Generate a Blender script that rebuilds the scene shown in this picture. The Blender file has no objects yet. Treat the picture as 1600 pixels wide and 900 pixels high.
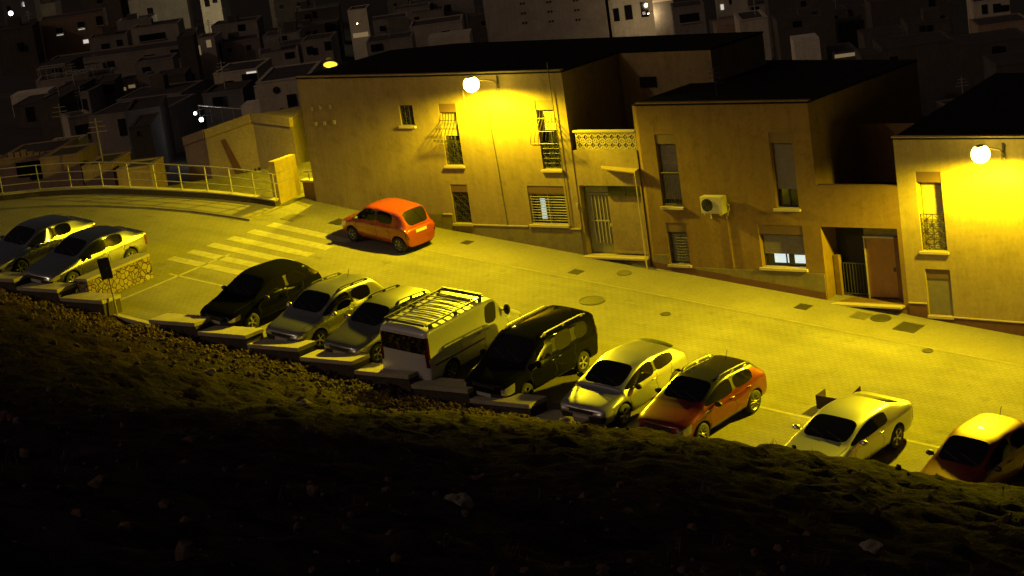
import bpy, bmesh, math, random
from mathutils import Vector, Matrix, noise
from mathutils.bvhtree import BVHTree
R = math.radians
SKY = .0095; FILL = .14; SODIUM = (1., .78, .006); LAMP = 4500; LAMP3 = 4400
random.seed(7)
scene = bpy.context.scene
col = scene.collection

# ------------------------------------------------------------------ helpers
def tag(o, label=None, cat=None, group=None, kind=None):
    if label: o['label'] = label
    if cat: o['category'] = cat
    if group: o['group'] = group
    if kind: o['kind'] = kind
    return o

def empty(name, loc=(0, 0, 0), label=None, cat=None, group=None):
    o = bpy.data.objects.new(name, None)
    o.empty_display_size = 0.2
    col.objects.link(o)
    o.location = loc
    return tag(o, label, cat, group)

class MB:
    """collects faces, then links them as ONE mesh object"""
    def __init__(s):
        s.v = []; s.f = []; s.mi = []
    def face(s, pts, mi=0):
        n = len(s.v); s.v.extend([tuple(p) for p in pts]); s.f.append(tuple(range(n, n + len(pts)))); s.mi.append(mi)
    def box(s, a, b, mi=0):
        x0, y0, z0 = (min(a[i], b[i]) for i in range(3)); x1, y1, z1 = (max(a[i], b[i]) for i in range(3))
        n = len(s.v)
        s.v += [(x0,y0,z0),(x1,y0,z0),(x1,y1,z0),(x0,y1,z0),(x0,y0,z1),(x1,y0,z1),(x1,y1,z1),(x0,y1,z1)]
        for q in ((0,3,2,1),(4,5,6,7),(0,1,5,4),(1,2,6,5),(2,3,7,6),(3,0,4,7)):
            s.f.append(tuple(n + i for i in q)); s.mi.append(mi)
    def prism(s, poly, z0, z1, mi=0):
        """poly: list of (x,y) counter-clockwise; z0/z1 number or list"""
        k = len(poly); n = len(s.v)
        za = z0 if isinstance(z0, (list, tuple)) else [z0] * k
        zb = z1 if isinstance(z1, (list, tuple)) else [z1] * k
        s.v += [(p[0], p[1], za[i]) for i, p in enumerate(poly)] + [(p[0], p[1], zb[i]) for i, p in enumerate(poly)]
        s.f.append(tuple(n + i for i in reversed(range(k)))); s.mi.append(mi)
        s.f.append(tuple(n + k + i for i in range(k))); s.mi.append(mi)
        for i in range(k):
            j = (i + 1) % k
            s.f.append((n + i, n + j, n + k + j, n + k + i)); s.mi.append(mi)
    def tube(s, pts, r, n=8, mi=0, cap=True):
        pts = [Vector(p) for p in pts]; rings = []
        for i, p in enumerate(pts):
            t = (pts[min(i + 1, len(pts) - 1)] - pts[max(i - 1, 0)]).normalized()
            u = t.cross(Vector((0, 0, 1)))
            if u.length < 1e-3: u = t.cross(Vector((1, 0, 0)))
            u.normalize(); w = t.cross(u)
            b = len(s.v)
            rr = r[i] if isinstance(r, (list, tuple)) else r
            for k in range(n):
                a = 2 * math.pi * k / n
                s.v.append(tuple(p + u * (rr * math.cos(a)) + w * (rr * math.sin(a))))
            rings.append(b)
        for a, b in zip(rings, rings[1:]):
            for k in range(n):
                s.f.append((a + k, a + (k + 1) % n, b + (k + 1) % n, b + k)); s.mi.append(mi)
        if cap:
            s.f.append(tuple(rings[0] + k for k in reversed(range(n)))); s.mi.append(mi)
            s.f.append(tuple(rings[-1] + k for k in range(n))); s.mi.append(mi)
    def lathe(s, prof, n=24, axis='z', mi=0, center=(0, 0, 0)):
        """prof: list of (r, h) ; revolve round axis"""
        b = len(s.v); k = len(prof); c = center
        for i in range(n):
            a = 2 * math.pi * i / n
            for r, h in prof:
                p = (r * math.cos(a), r * math.sin(a), h)
                if axis == 'y': p = (p[0], p[2], p[1])
                s.v.append((p[0] + c[0], p[1] + c[1], p[2] + c[2]))
        for i in range(n):
            j = (i + 1) % n
            for q in range(k - 1):
                s.f.append((b + i * k + q, b + j * k + q, b + j * k + q + 1, b + i * k + q + 1)); s.mi.append(mi)
    def grid(s, P, mi=0):
        n = len(s.v); r = len(P); c = len(P[0])
        for row in P: s.v += [tuple(p) for p in row]
        for i in range(r - 1):
            for j in range(c - 1):
                s.f.append((n + i * c + j, n + i * c + j + 1, n + (i + 1) * c + j + 1, n + (i + 1) * c + j)); s.mi.append(mi)
    def build(s, name, mat, parent=None, smooth=False, M=None, bevel=0, fixn=False):
        me = bpy.data.meshes.new(name)
        vv = [tuple(M @ Vector(p)) for p in s.v] if M else s.v
        me.from_pydata(vv, [], s.f)
        for m in (mat if isinstance(mat, (list, tuple)) else [mat]): me.materials.append(m)
        me.polygons.foreach_set('material_index', s.mi)
        if smooth:
            me.polygons.foreach_set('use_smooth', [True] * len(me.polygons))
        if fixn or smooth == 'merge':
            bm = bmesh.new(); bm.from_mesh(me)
            bmesh.ops.remove_doubles(bm, verts=bm.verts, dist=1e-4)
            bmesh.ops.recalc_face_normals(bm, faces=bm.faces)
            bm.to_mesh(me); bm.free()
        me.update()
        o = bpy.data.objects.new(name, me); col.objects.link(o)
        if parent: o.parent = parent
        if bevel:
            b = o.modifiers.new('bevel', 'BEVEL'); b.width = bevel; b.segments = 2; b.limit_method = 'ANGLE'
        return o

# ------------------------------------------------------------------ materials
def mat(name, color, rough=.7, metal=0., noise_amt=.0, noise_scale=3., color2=None, bump=0., bump_scale=40., spec=.5, coat=0., emit=None, emit_s=0., stretch=None, fine=0.):
    m = bpy.data.materials.new(name); m.use_nodes = True
    nt = m.node_tree; b = nt.nodes['Principled BSDF']
    b.inputs['Roughness'].default_value = rough
    b.inputs['Metallic'].default_value = metal
    b.inputs['Specular IOR Level'].default_value = spec
    b.inputs['Coat Weight'].default_value = coat
    b.inputs['Coat Roughness'].default_value = .04
    c = (*color, 1)
    b.inputs['Base Color'].default_value = c
    tc = nt.nodes.new('ShaderNodeTexCoord')
    vec = tc.outputs['Object']
    if stretch:
        mp = nt.nodes.new('ShaderNodeMapping'); mp.inputs['Scale'].default_value = stretch
        nt.links.new(vec, mp.inputs['Vector']); vec = mp.outputs['Vector']
    if noise_amt or color2:
        n = nt.nodes.new('ShaderNodeTexNoise'); n.inputs['Scale'].default_value = noise_scale
        n.inputs['Detail'].default_value = 8; n.inputs['Roughness'].default_value = .65
        nt.links.new(vec, n.inputs['Vector'])
        rp = nt.nodes.new('ShaderNodeValToRGB'); rp.color_ramp.elements[0].position = .3; rp.color_ramp.elements[1].position = .72
        lo = color2 if color2 else tuple(x * (1 - noise_amt) for x in color)
        rp.color_ramp.elements[0].color = (*lo, 1); rp.color_ramp.elements[1].color = c
        nt.links.new(n.outputs['Fac'], rp.inputs['Fac'])
        out = rp.outputs['Color']
        if fine:
            n3 = nt.nodes.new('ShaderNodeTexNoise'); n3.inputs['Scale'].default_value = noise_scale * 14; n3.inputs['Detail'].default_value = 4
            nt.links.new(vec, n3.inputs['Vector'])
            mr = nt.nodes.new('ShaderNodeMapRange'); mr.inputs[1].default_value = .3; mr.inputs[2].default_value = .7; mr.inputs[3].default_value = 1 - fine; mr.inputs[4].default_value = 1 + fine
            nt.links.new(n3.outputs['Fac'], mr.inputs[0])
            vm = nt.nodes.new('ShaderNodeVectorMath'); vm.operation = 'SCALE'
            nt.links.new(out, vm.inputs[0]); nt.links.new(mr.outputs[0], vm.inputs['Scale'])
            out = vm.outputs[0]
        nt.links.new(out, b.inputs['Base Color'])
    if bump:
        n2 = nt.nodes.new('ShaderNodeTexNoise'); n2.inputs['Scale'].default_value = bump_scale; n2.inputs['Detail'].default_value = 6
        nt.links.new(vec, n2.inputs['Vector'])
        bp = nt.nodes.new('ShaderNodeBump'); bp.inputs['Strength'].default_value = bump; bp.inputs['Distance'].default_value = .02
        nt.links.new(n2.outputs['Fac'], bp.inputs['Height']); nt.links.new(bp.outputs['Normal'], b.inputs['Normal'])
    if emit:
        b.inputs['Emission Color'].default_value = (*emit, 1); b.inputs['Emission Strength'].default_value = emit_s
    return m

def plaster(name, c, c2):
    """rendered wall: broad patches, vertical rain streaks, fine grain"""
    m = mat(name, c, .92, noise_scale=.55, color2=c2, bump=.25, bump_scale=60, fine=.07, spec=.2)
    nt = m.node_tree; b = nt.nodes['Principled BSDF']
    old = b.inputs['Base Color'].links[0].from_socket
    tc = nt.nodes.new('ShaderNodeTexCoord'); mp = nt.nodes.new('ShaderNodeMapping'); mp.inputs['Scale'].default_value = (3.2, 3.2, .28)
    nt.links.new(tc.outputs['Object'], mp.inputs['Vector'])
    n = nt.nodes.new('ShaderNodeTexNoise'); n.inputs['Scale'].default_value = 1.; n.inputs['Detail'].default_value = 7; n.inputs['Roughness'].default_value = .7
    nt.links.new(mp.outputs['Vector'], n.inputs['Vector'])
    mr = nt.nodes.new('ShaderNodeMapRange'); mr.inputs[1].default_value = .38; mr.inputs[2].default_value = .6; mr.inputs[3].default_value = .88; mr.inputs[4].default_value = 1.
    nt.links.new(n.outputs['Fac'], mr.inputs[0])
    vm = nt.nodes.new('ShaderNodeVectorMath'); vm.operation = 'SCALE'
    nt.links.new(old, vm.inputs[0]); nt.links.new(mr.outputs[0], vm.inputs['Scale'])
    n4 = nt.nodes.new('ShaderNodeTexNoise'); n4.inputs['Scale'].default_value = 1.9; n4.inputs['Detail'].default_value = 9; n4.inputs['Roughness'].default_value = .75
    nt.links.new(tc.outputs['Object'], n4.inputs['Vector'])
    m4 = nt.nodes.new('ShaderNodeMapRange'); m4.inputs[1].default_value = .34; m4.inputs[2].default_value = .5; m4.inputs[3].default_value = .80; m4.inputs[4].default_value = 1.
    nt.links.new(n4.outputs['Fac'], m4.inputs[0])
    v4 = nt.nodes.new('ShaderNodeVectorMath'); v4.operation = 'SCALE'
    nt.links.new(vm.outputs[0], v4.inputs[0]); nt.links.new(m4.outputs[0], v4.inputs['Scale'])
    nt.links.new(v4.outputs[0], b.inputs['Base Color'])
    return m

M = {}
M['wall_a'] = plaster('ochre_plaster', (.31, .235, .105), (.265, .19, .085))
M['wall_b'] = plaster('orange_plaster', (.215, .135, .052), (.175, .108, .040))
M['wall_c'] = plaster('yellow_plaster', (.35, .27, .115), (.30, .225, .095))
M['plinth'] = plaster('cement_plinth', (.21, .17, .09), (.16, .13, .065))
M['plinth_dark'] = mat('brown_plinth', (.13, .055, .035), .8, noise_amt=.3, bump=.2)
M['trim'] = mat('pale_trim', (.44, .36, .21), .8, noise_amt=.15, noise_scale=4, bump=.15)
M['roof'] = mat('roof_felt', (.010, .009, .008), .95, noise_amt=.4, noise_scale=1.5, bump=.3, spec=.1)
M['shutter'] = mat('brown_shutter', (.13, .075, .035), .6, noise_amt=.15, noise_scale=5)
M['shutter_grey'] = mat('grey_shutter', (.20, .17, .11), .6, noise_amt=.25, noise_scale=5)
M['shutter_cream'] = mat('cream_shutter', (.36, .29, .14), .6, noise_amt=.1, noise_scale=5)
M['dark_glass'] = mat('window_glass', (.012, .012, .014), .08, spec=.7)
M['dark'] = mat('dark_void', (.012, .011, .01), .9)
M['iron'] = mat('black_iron', (.05, .045, .04), .5, metal=.4)
M['iron_pale'] = mat('pale_iron', (.40, .35, .26), .55, metal=.1, noise_amt=.2, noise_scale=8)
M['door_green'] = mat('green_door', (.20, .19, .09), .5, noise_amt=.15)
M['door_orange'] = mat('orange_door', (.28, .13, .04), .6, noise_amt=.25, noise_scale=3)
M['lit'] = mat('lit_window', (.5, .5, .5), .5, emit=(.75, .95, 1.), emit_s=.75, noise_amt=.1)
M['lit_curtain'] = mat('lit_curtain', (.6, .7, .7), .8, emit=(.6, .9, 1.), emit_s=.42, noise_amt=.3, noise_scale=9)
M['ac'] = mat('ac_casing', (.46, .41, .29), .5, noise_amt=.1)
M['white_metal'] = mat('white_metal', (.42, .39, .31), .45, noise_amt=.15, noise_scale=6)
M['cable'] = mat('black_cable', (.10, .08, .05), .6)
M['lamp_body'] = mat('lamp_housing', (.30, .27, .2), .45, metal=.3)
M['lamp_bowl'] = mat('lamp_bowl', (.9, .8, .4), .3, emit=(1., .80, .10), emit_s=38.)
M['concrete'] = mat('concrete', (.40, .36, .26), .9, noise_scale=1.3, color2=(.28, .25, .175), bump=.35, bump_scale=25, fine=.1, spec=.2)
M['concrete_raw'] = mat('raw_concrete', (.36, .28, .17), .95, noise_scale=.7, color2=(.22, .165, .10), bump=.5, bump_scale=12, fine=.12, spec=.2)
M['paint_line'] = mat('road_paint', (.37, .345, .265), .75, noise_scale=5, color2=(.22, .203, .152), bump=.2, fine=.08)
M['cover'] = mat('iron_cover', (.085, .074, .05), .55, metal=.3, noise_amt=.4, noise_scale=20, bump=.5, bump_scale=60)
M['cover_pale'] = mat('concrete_cover', (.15, .13, .075), .9, noise_amt=.4, noise_scale=12, bump=.4)
M['box'] = mat('brown_board', (.06, .033, .022), .8, noise_amt=.3, noise_scale=6)
M['sign'] = mat('sign_back', (.03, .03, .032), .6, noise_amt=.3)
M['post'] = mat('galvanised_post', (.35, .30, .2), .5, metal=.5, noise_amt=.3, noise_scale=12)
M['rock'] = mat('pale_rock', (.22, .18, .15), .95, noise_amt=.4, noise_scale=4, bump=.5, bump_scale=18)
M['rubble'] = mat('rubble', (.105, .056, .042), .95, noise_scale=3, color2=(.03, .016, .013), bump=.5, bump_scale=25)
M['tyre'] = mat('tyre_rubber', (.018, .018, .018), .8)
M['rim'] = mat('alloy_rim', (.55, .54, .5), .32, metal=.75)
M['rim_dark'] = mat('steel_hubcap', (.30, .29, .27), .4, metal=.5)
M['car_glass'] = mat('car_glass', (.006, .006, .007), .03, spec=.5)
M['trimblack'] = mat('black_plastic', (.022, .022, .022), .55, spec=.4)
M['chrome'] = mat('chrome', (.75, .74, .7), .15, metal=1.)
M['headlight'] = mat('headlamp_lens', (.45, .44, .42), .08, metal=.4, coat=1.)
M['taillight'] = mat('tail_lamp_lens', (.10, .007, .005), .1, coat=1.)
M['plate'] = mat('number_plate', (.42, .41, .34), .5)

def carpaint(name, c, metal=.25, rough=.38):
    return mat(name, c, rough, metal=metal, coat=1.)

def road_mat():
    m = bpy.data.materials.new('street_paving'); m.use_nodes = True
    nt = m.node_tree; b = nt.nodes['Principled BSDF']; b.inputs['Roughness'].default_value = .85; b.inputs['Specular IOR Level'].default_value = .3
    tc = nt.nodes.new('ShaderNodeTexCoord')
    br = nt.nodes.new('ShaderNodeTexBrick'); br.inputs['Scale'].default_value = 1.
    br.inputs['Brick Width'].default_value = .24; br.inputs['Row Height'].default_value = .16; br.inputs['Mortar Size'].default_value = .012
    br.inputs['Color1'].default_value = (.205, .187, .14, 1); br.inputs['Color2'].default_value = (.19, .173, .128, 1); br.inputs['Mortar'].default_value = (.15, .137, .10, 1)
    nt.links.new(tc.outputs['Object'], br.inputs['Vector'])
    def ramp(scale, lo, hi, p0, p1, stretch=(1, 1, 1), det=8):
        mp = nt.nodes.new('ShaderNodeMapping'); mp.inputs['Scale'].default_value = stretch
        nt.links.new(tc.outputs['Object'], mp.inputs['Vector'])
        n = nt.nodes.new('ShaderNodeTexNoise'); n.inputs['Scale'].default_value = scale; n.inputs['Detail'].default_value = det; n.inputs['Roughness'].default_value = .6
        nt.links.new(mp.outputs['Vector'], n.inputs['Vector'])
        r = nt.nodes.new('ShaderNodeMapRange'); r.inputs[1].default_value = p0; r.inputs[2].default_value = p1; r.inputs[3].default_value = lo; r.inputs[4].default_value = hi
        nt.links.new(n.outputs['Fac'], r.inputs[0]); return r.outputs[0]
    a = ramp(.45, .78, 1.12, .3, .7)
    c = ramp(1.0, .86, 1.06, .35, .65, (.12, 1.3, 1))      # long wheel tracks down the street
    d = ramp(22, .9, 1.1, .3, .7, det=3)
    e = ramp(1.6, .72, 1., .28, .40)                      # oil and dirt patches
    mu = nt.nodes.new('ShaderNodeMath'); mu.operation = 'MULTIPLY'; nt.links.new(a, mu.inputs[0]); nt.links.new(c, mu.inputs[1])
    m2 = nt.nodes.new('ShaderNodeMath'); m2.operation = 'MULTIPLY'; nt.links.new(mu.outputs[0], m2.inputs[0]); nt.links.new(d, m2.inputs[1])
    m3 = nt.nodes.new('ShaderNodeMath'); m3.operation = 'MULTIPLY'; nt.links.new(m2.outputs[0], m3.inputs[0]); nt.links.new(e, m3.inputs[1])
    vm = nt.nodes.new('ShaderNodeVectorMath'); vm.operation = 'SCALE'
    nt.links.new(br.outputs['Color'], vm.inputs[0]); nt.links.new(m3.outputs[0], vm.inputs['Scale'])
    nt.links.new(vm.outputs[0], b.inputs['Base Color'])
    bp = nt.nodes.new('ShaderNodeBump'); bp.inputs['Strength'].default_value = .15; bp.inputs['Distance'].default_value = .01
    nt.links.new(br.outputs['Fac'], bp.inputs['Height']); bp.invert = True
    nt.links.new(bp.outputs['Normal'], b.inputs['Normal'])
    return m
M['road'] = road_mat()
M['sidewalk'] = mat('pavement_concrete', (.22, .20, .142), .9, noise_scale=.8, color2=(.175, .157, .11), bump=.3, bump_scale=30, fine=.1, spec=.25)

def stone_mat():
    m = bpy.data.materials.new('rubble_masonry'); m.use_nodes = True
    nt = m.node_tree; b = nt.nodes['Principled BSDF']; b.inputs['Roughness'].default_value = .9
    tc = nt.nodes.new('ShaderNodeTexCoord')
    ns = nt.nodes.new('ShaderNodeTexNoise'); ns.inputs['Scale'].default_value = 3
    nt.links.new(tc.outputs['Object'], ns.inputs['Vector'])
    mx = nt.nodes.new('ShaderNodeMixRGB'); mx.inputs[0].default_value = .12
    nt.links.new(tc.outputs['Object'], mx.inputs[1]); nt.links.new(ns.outputs['Color'], mx.inputs[2])
    v = nt.nodes.new('ShaderNodeTexVoronoi'); v.feature = 'DISTANCE_TO_EDGE'; v.inputs['Scale'].default_value = 6.5
    v2 = nt.nodes.new('ShaderNodeTexVoronoi'); v2.inputs['Scale'].default_value = 6.5
    nt.links.new(mx.outputs[0], v.inputs['Vector']); nt.links.new(mx.outputs[0], v2.inputs['Vector'])
    r = nt.nodes.new('ShaderNodeValToRGB'); r.color_ramp.elements[0].position = .03; r.color_ramp.elements[1].position = .09
    r.color_ramp.elements[0].color = (.10, .055, .03, 1); r.color_ramp.elements[1].color = (1, 1, 1, 1)
    nt.links.new(v.outputs['Distance'], r.inputs['Fac'])
    hs = nt.nodes.new('ShaderNodeValToRGB'); hs.color_ramp.elements[0].color = (.15, .105, .06, 1); hs.color_ramp.elements[1].color = (.28, .23, .14, 1)
    sp = nt.nodes.new('ShaderNodeSeparateColor'); nt.links.new(v2.outputs['Color'], sp.inputs[0]); nt.links.new(sp.outputs[0], hs.inputs['Fac'])
    mu = nt.nodes.new('ShaderNodeMixRGB'); mu.blend_type = 'MULTIPLY'; mu.inputs[0].default_value = 1
    nt.links.new(hs.outputs[0], mu.inputs[1]); nt.links.new(r.outputs[0], mu.inputs[2])
    nt.links.new(mu.outputs[0], b.inputs['Base Color'])
    bp = nt.nodes.new('ShaderNodeBump'); bp.inputs['Strength'].default_value = .8; bp.inputs['Distance'].default_value = .04
    nt.links.new(r.outputs[0], bp.inputs['Height']); nt.links.new(bp.outputs['Normal'], b.inputs['Normal'])
    return m
M['stone'] = stone_mat()

def hill_mat():
    m = bpy.data.materials.new('dry_hillside'); m.use_nodes = True
    nt = m.node_tree; b = nt.nodes['Principled BSDF']; b.inputs['Roughness'].default_value = .95; b.inputs['Specular IOR Level'].default_value = .15
    tc = nt.nodes.new('ShaderNodeTexCoord')
    def nz(scale, det=8, st=(1, 1, 1)):
        mp = nt.nodes.new('ShaderNodeMapping'); mp.inputs['Scale'].default_value = st; nt.links.new(tc.outputs['Object'], mp.inputs['Vector'])
        n = nt.nodes.new('ShaderNodeTexNoise'); n.inputs['Scale'].default_value = scale; n.inputs['Detail'].default_value = det; n.inputs['Roughness'].default_value = .65
        nt.links.new(mp.outputs['Vector'], n.inputs['Vector']); return n.outputs['Fac']
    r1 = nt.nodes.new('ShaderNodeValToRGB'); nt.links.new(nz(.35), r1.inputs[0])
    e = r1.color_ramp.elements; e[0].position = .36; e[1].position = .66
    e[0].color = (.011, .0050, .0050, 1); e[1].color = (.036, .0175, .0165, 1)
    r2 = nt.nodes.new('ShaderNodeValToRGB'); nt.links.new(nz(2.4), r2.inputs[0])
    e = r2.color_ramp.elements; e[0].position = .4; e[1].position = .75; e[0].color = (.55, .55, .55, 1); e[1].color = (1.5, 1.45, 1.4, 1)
    mu = nt.nodes.new('ShaderNodeMixRGB'); mu.blend_type = 'MULTIPLY'; mu.inputs[0].default_value = 1
    nt.links.new(r1.outputs[0], mu.inputs[1]); nt.links.new(r2.outputs[0], mu.inputs[2])
    r3 = nt.nodes.new('ShaderNodeValToRGB'); nt.links.new(nz(1.1, 10, (1, 1, 2)), r3.inputs[0])   # outcrops of pale bedrock
    e = r3.color_ramp.elements; e[0].position = .64; e[1].position = .74; e[0].color = (0, 0, 0, 1); e[1].color = (1, 1, 1, 1)
    mx = nt.nodes.new('ShaderNodeMixRGB'); nt.links.new(r3.outputs[0], mx.inputs[0]); nt.links.new(mu.outputs[0], mx.inputs[1]); mx.inputs[2].default_value = (.10, .065, .052, 1)
    nt.links.new(mx.outputs[0], b.inputs['Base Color'])
    bp = nt.nodes.new('ShaderNodeBump'); bp.inputs['Strength'].default_value = 1.; bp.inputs['Distance'].default_value = .16
    nt.links.new(nz(5, 10), bp.inputs['Height']); nt.links.new(bp.outputs['Normal'], b.inputs['Normal'])
    return m
M['hill'] = hill_mat()

# ------------------------------------------------------------------ camera
CAM = Vector((41.151366, -55.0, 16.013964))
cd = bpy.data.cameras.new('Camera'); cam = bpy.data.objects.new('Camera', cd); col.objects.link(cam)
cr = Vector((.771366, .621704, -.135938)); cu = Vector((-.04158, .262386, .964067)); cf = Vector((-.635032, .737996, -.228246))
cam.matrix_world = Matrix(((cr.x, cu.x, -cf.x, CAM.x), (cr.y, cu.y, -cf.y, CAM.y), (cr.z, cu.z, -cf.z, CAM.z), (0, 0, 0, 1)))
cd.sensor_width = 36; cd.lens = 74.25; cd.clip_start = .5; cd.clip_end = 3000
scene.camera = cam

# ------------------------------------------------------------------ world + added fill light
wd = bpy.data.worlds.new('World'); scene.world = wd; wd.use_nodes = True
nt = wd.node_tree; bg = nt.nodes['Background']
sky = nt.nodes.new('ShaderNodeTexSky'); sky.sky_type = 'NISHITA'; sky.sun_disc = False
sky.sun_elevation = R(28); sky.sun_rotation = R(203); sky.dust_density = 6
mxw = nt.nodes.new('ShaderNodeMixRGB'); mxw.blend_type = 'MULTIPLY'; mxw.inputs[0].default_value = 1; mxw.inputs[2].default_value = (1.0, .68, .50, 1)  # town glow warms the night sky
nt.links.new(sky.outputs[0], mxw.inputs[1]); nt.links.new(mxw.outputs[0], bg.inputs[0])
bg.inputs[1].default_value = SKY
def sun_dir(el, rot):
    return Vector((math.sin(rot) * math.cos(el), math.cos(rot) * math.cos(el), math.sin(el)))
sl = bpy.data.lights.new('town_fill', 'SUN'); sl.energy = FILL; sl.angle = R(.5); sl.color = (1., .86, .72)  # added dim fill that gives the far town its form
so = bpy.data.objects.new('town_fill', sl); col.objects.link(so)
so.rotation_euler = (-sun_dir(R(28), R(203))).to_track_quat('-Z', 'Y').to_euler()
vs = scene.view_settings
vs.view_transform = 'Standard'; vs.look = 'None'; vs.gamma = 1; vs.exposure = 0; vs.use_curve_mapping = False

# ------------------------------------------------------------------ ground
G = .1224; K = .05
def gz(x, y): return -G * x + K * y

def sheet(name, poly, mat_, dz=0., parent=None, kind='structure', thick=.0):
    mb = MB(); mb.face([(x, y, gz(x, y) + dz) for x, y in poly])
    o = mb.build(name, mat_, parent); tag(o, kind=kind); return o
kerb_curve = [(-60, -22), (-48, -17.5), (-40, -13.6), (-33, -9.6), (-29.6, -7.2), (-27.2, -5.4), (-25.6, -3.8), (-23.5, -2.62), (-21.1, -1.86), (-19.0, -1.28), (-17.2, -1.0), (-16.2, -.95)]

street_poly = [(-60, -26), (-40, -17.6), (-30, -13.2), (-24, -11.8), (60, -11.8), (60, 1.0), (-15.2, 1.0), (-15.2, 9), (-16.6, 9)] + list(reversed(kerb_curve))
bm = bmesh.new()
vs_ = [bm.verts.new((x, y, gz(x, y))) for x, y in street_poly]
bm.faces.new(vs_)
bmesh.ops.triangulate(bm, faces=bm.faces[:])
me = bpy.data.meshes.new('street'); bm.to_mesh(me); bm.free()
me.materials.append(M['road'])
for p in me.polygons:
    if p.normal.z < 0: p.flip()
st = bpy.data.objects.new('street', me); col.objects.link(st); tag(st, kind='structure')
sheet('pavement', [(-9.2, -2.02), (60, -2.02), (60, .9), (-9.2, .9)], M['sidewalk'], .004)
mb = MB()
for (a, b, w) in (((-9.2, -2.1), (60, -2.1), .10),):
    mb.face([(x, y, gz(x, y) + .008) for x, y in ((a[0], a[1] - w / 2), (b[0], b[1] - w / 2), (b[0], b[1] + w / 2), (a[0], a[1] + w / 2))])
M['gutter'] = mat('gutter_concrete', (.26, .235, .17), .85, noise_scale=2.5, color2=(.19, .17, .12), bump=.3, fine=.1)
tag(mb.build('gutter_strip', M['gutter']), kind='structure')
# left pavement along the railing with its kerb
inner = [(-60, -24.2), (-48, -19.2), (-40, -15.2), (-33, -11.0), (-29.2, -8.3), (-26.6, -6.25), (-24.9, -4.95), (-23.0, -4.0), (-21.0, -3.3), (-19.0, -2.85), (-17.2, -2.65), (-16.2, -2.6)]
mb = MB()
for i in range(len(inner) - 1):
    a, b, c, d = kerb_curve[i], kerb_curve[i + 1], inner[i + 1], inner[i]
    top = [(p[0], p[1], gz(*p) + .07) for p in (d, c, b, a)]
    mb.face(top)
    mb.face([(d[0], d[1], gz(*d) - .05), (c[0], c[1], gz(*c) - .05), (c[0], c[1], gz(*c) + .07), (d[0], d[1], gz(*d) + .07)])
c, b = inner[-1], kerb_curve[-1]
mb.face([(c[0], c[1], gz(*c) - .05), (b[0], b[1], gz(*b) - .05), (b[0], b[1], gz(*b) + .07), (c[0], c[1], gz(*c) + .07)])
tag(mb.build('kerbed_pavement', M['sidewalk'], fixn=True), kind='structure')

# painted markings
ZEB = [[(-15.2,-2.74),(-15.21,-2.29),(-11.16,-2.45),(-11.17,-2.88)],[(-15.33,-3.65),(-15.34,-3.21),(-11.27,-3.33),(-11.28,-3.76)],[(-15.45,-4.55),(-15.46,-4.12),(-11.38,-4.2),(-11.39,-4.62)],[(-15.58,-5.44),(-15.59,-5.01),(-11.49,-5.06),(-11.5,-5.47)],[(-15.7,-6.32),(-15.71,-5.9),(-11.6,-5.9),(-11.6,-6.31)],[(-15.82,-7.18),(-15.83,-6.76),(-11.7,-6.73),(-11.71,-7.13)]]
mb = MB()
for q in ZEB: mb.face([(x, y, gz(x, y) + .005) for x, y in reversed(q)])
tag(mb.build('zebra_crossing', M['paint_line'], fixn=False), kind='structure')
mb = MB()
def line(a, b, w=.1, dz=.005):
    a = Vector(a); b = Vector(b); n = (b - a).normalized(); n = Vector((-n.y, n.x)) * (w / 2)
    mb.face([(p.x, p.y, gz(p.x, p.y) + dz) for p in (a - n, b - n, b + n, a + n)])
line((-14.6, -8.18), (40, -8.18), .1)
line((-14.15, -11.2), (-14.12, -5.7), .12)
for x in (-10.55, 11.2): line((x, -11.4), (x, -8.23), .09)
tag(mb.build('parking_lines', M['paint_line']), kind='structure')

# covers in the street
COV = [('r', .13, -3.52, .42, 'large round manhole cover in the middle of the street', 0), ('r', -.44, -.92, .25, 'pale round cover on the pavement in front of the barred door', 1),
       ('s', -1.95, -1.55, .42, 'dark square drain cover on the pavement left of the pale round one', 0), ('s', 6.36, -.9, .45, 'square drain cover on the pavement before the lit window house corner', 0),
       ('s', 8.3, -.75, .55, 'pale square cover in front of the orange door', 1), ('r', 8.93, -.66, .32, 'dark round cover between the pale square cover and the big dark hatch', 0),
       ('b', 10.02, -.95, .72, 'big dark square hatch under the brown plinth', 0), ('s', -7.22, -.84, .36, 'small square cover behind the red hatchback', 0),
       ('s', -14.97, -1.55, .7, 'large pale square cover in the alley mouth by the crossing', 1), ('r', 2.9, -3.42, .16, 'tiny round valve lid alone in the street', 0), ('r', 11.39, -2.35, .16, 'tiny round valve lid below the big dark hatch', 0),
       ('s', -13.0, -1.17, .6, 'square cover in the shade in front of the red hatchback', 0)]
for t, x, y, s, lab, pale in COV:
    mb = MB()
    nrm = Vector((G, -K, 1)).normalized()
    if t == 'r':
        mb.lathe([(0.001, .014), (s * .82, .014), (s * .84, .008), (s * .9, .008), (s * .92, .016), (s, .016), (s, -.02)], 28)
    else:
        mb.box((-s / 2, -s / 2, -.02), (s / 2, s / 2, .010)); mb.box((-s * .43, -s * .43, .010), (s * .43, s * .43, .016))
        for i in range(-3, 4): mb.box((-s * .38, i * s * .11 - .012, .016), (s * .38, i * s * .11 + .012, .021))
    rot = Vector((0, 0, 1)).rotation_difference(nrm).to_matrix().to_4x4()
    o = mb.build('manhole_cover', M['cover_pale'] if pale else M['cover']); o.matrix_world = Matrix.Translation((x, y, gz(x, y) + .004)) @ rot
    tag(o, lab, 'manhole cover')
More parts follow.
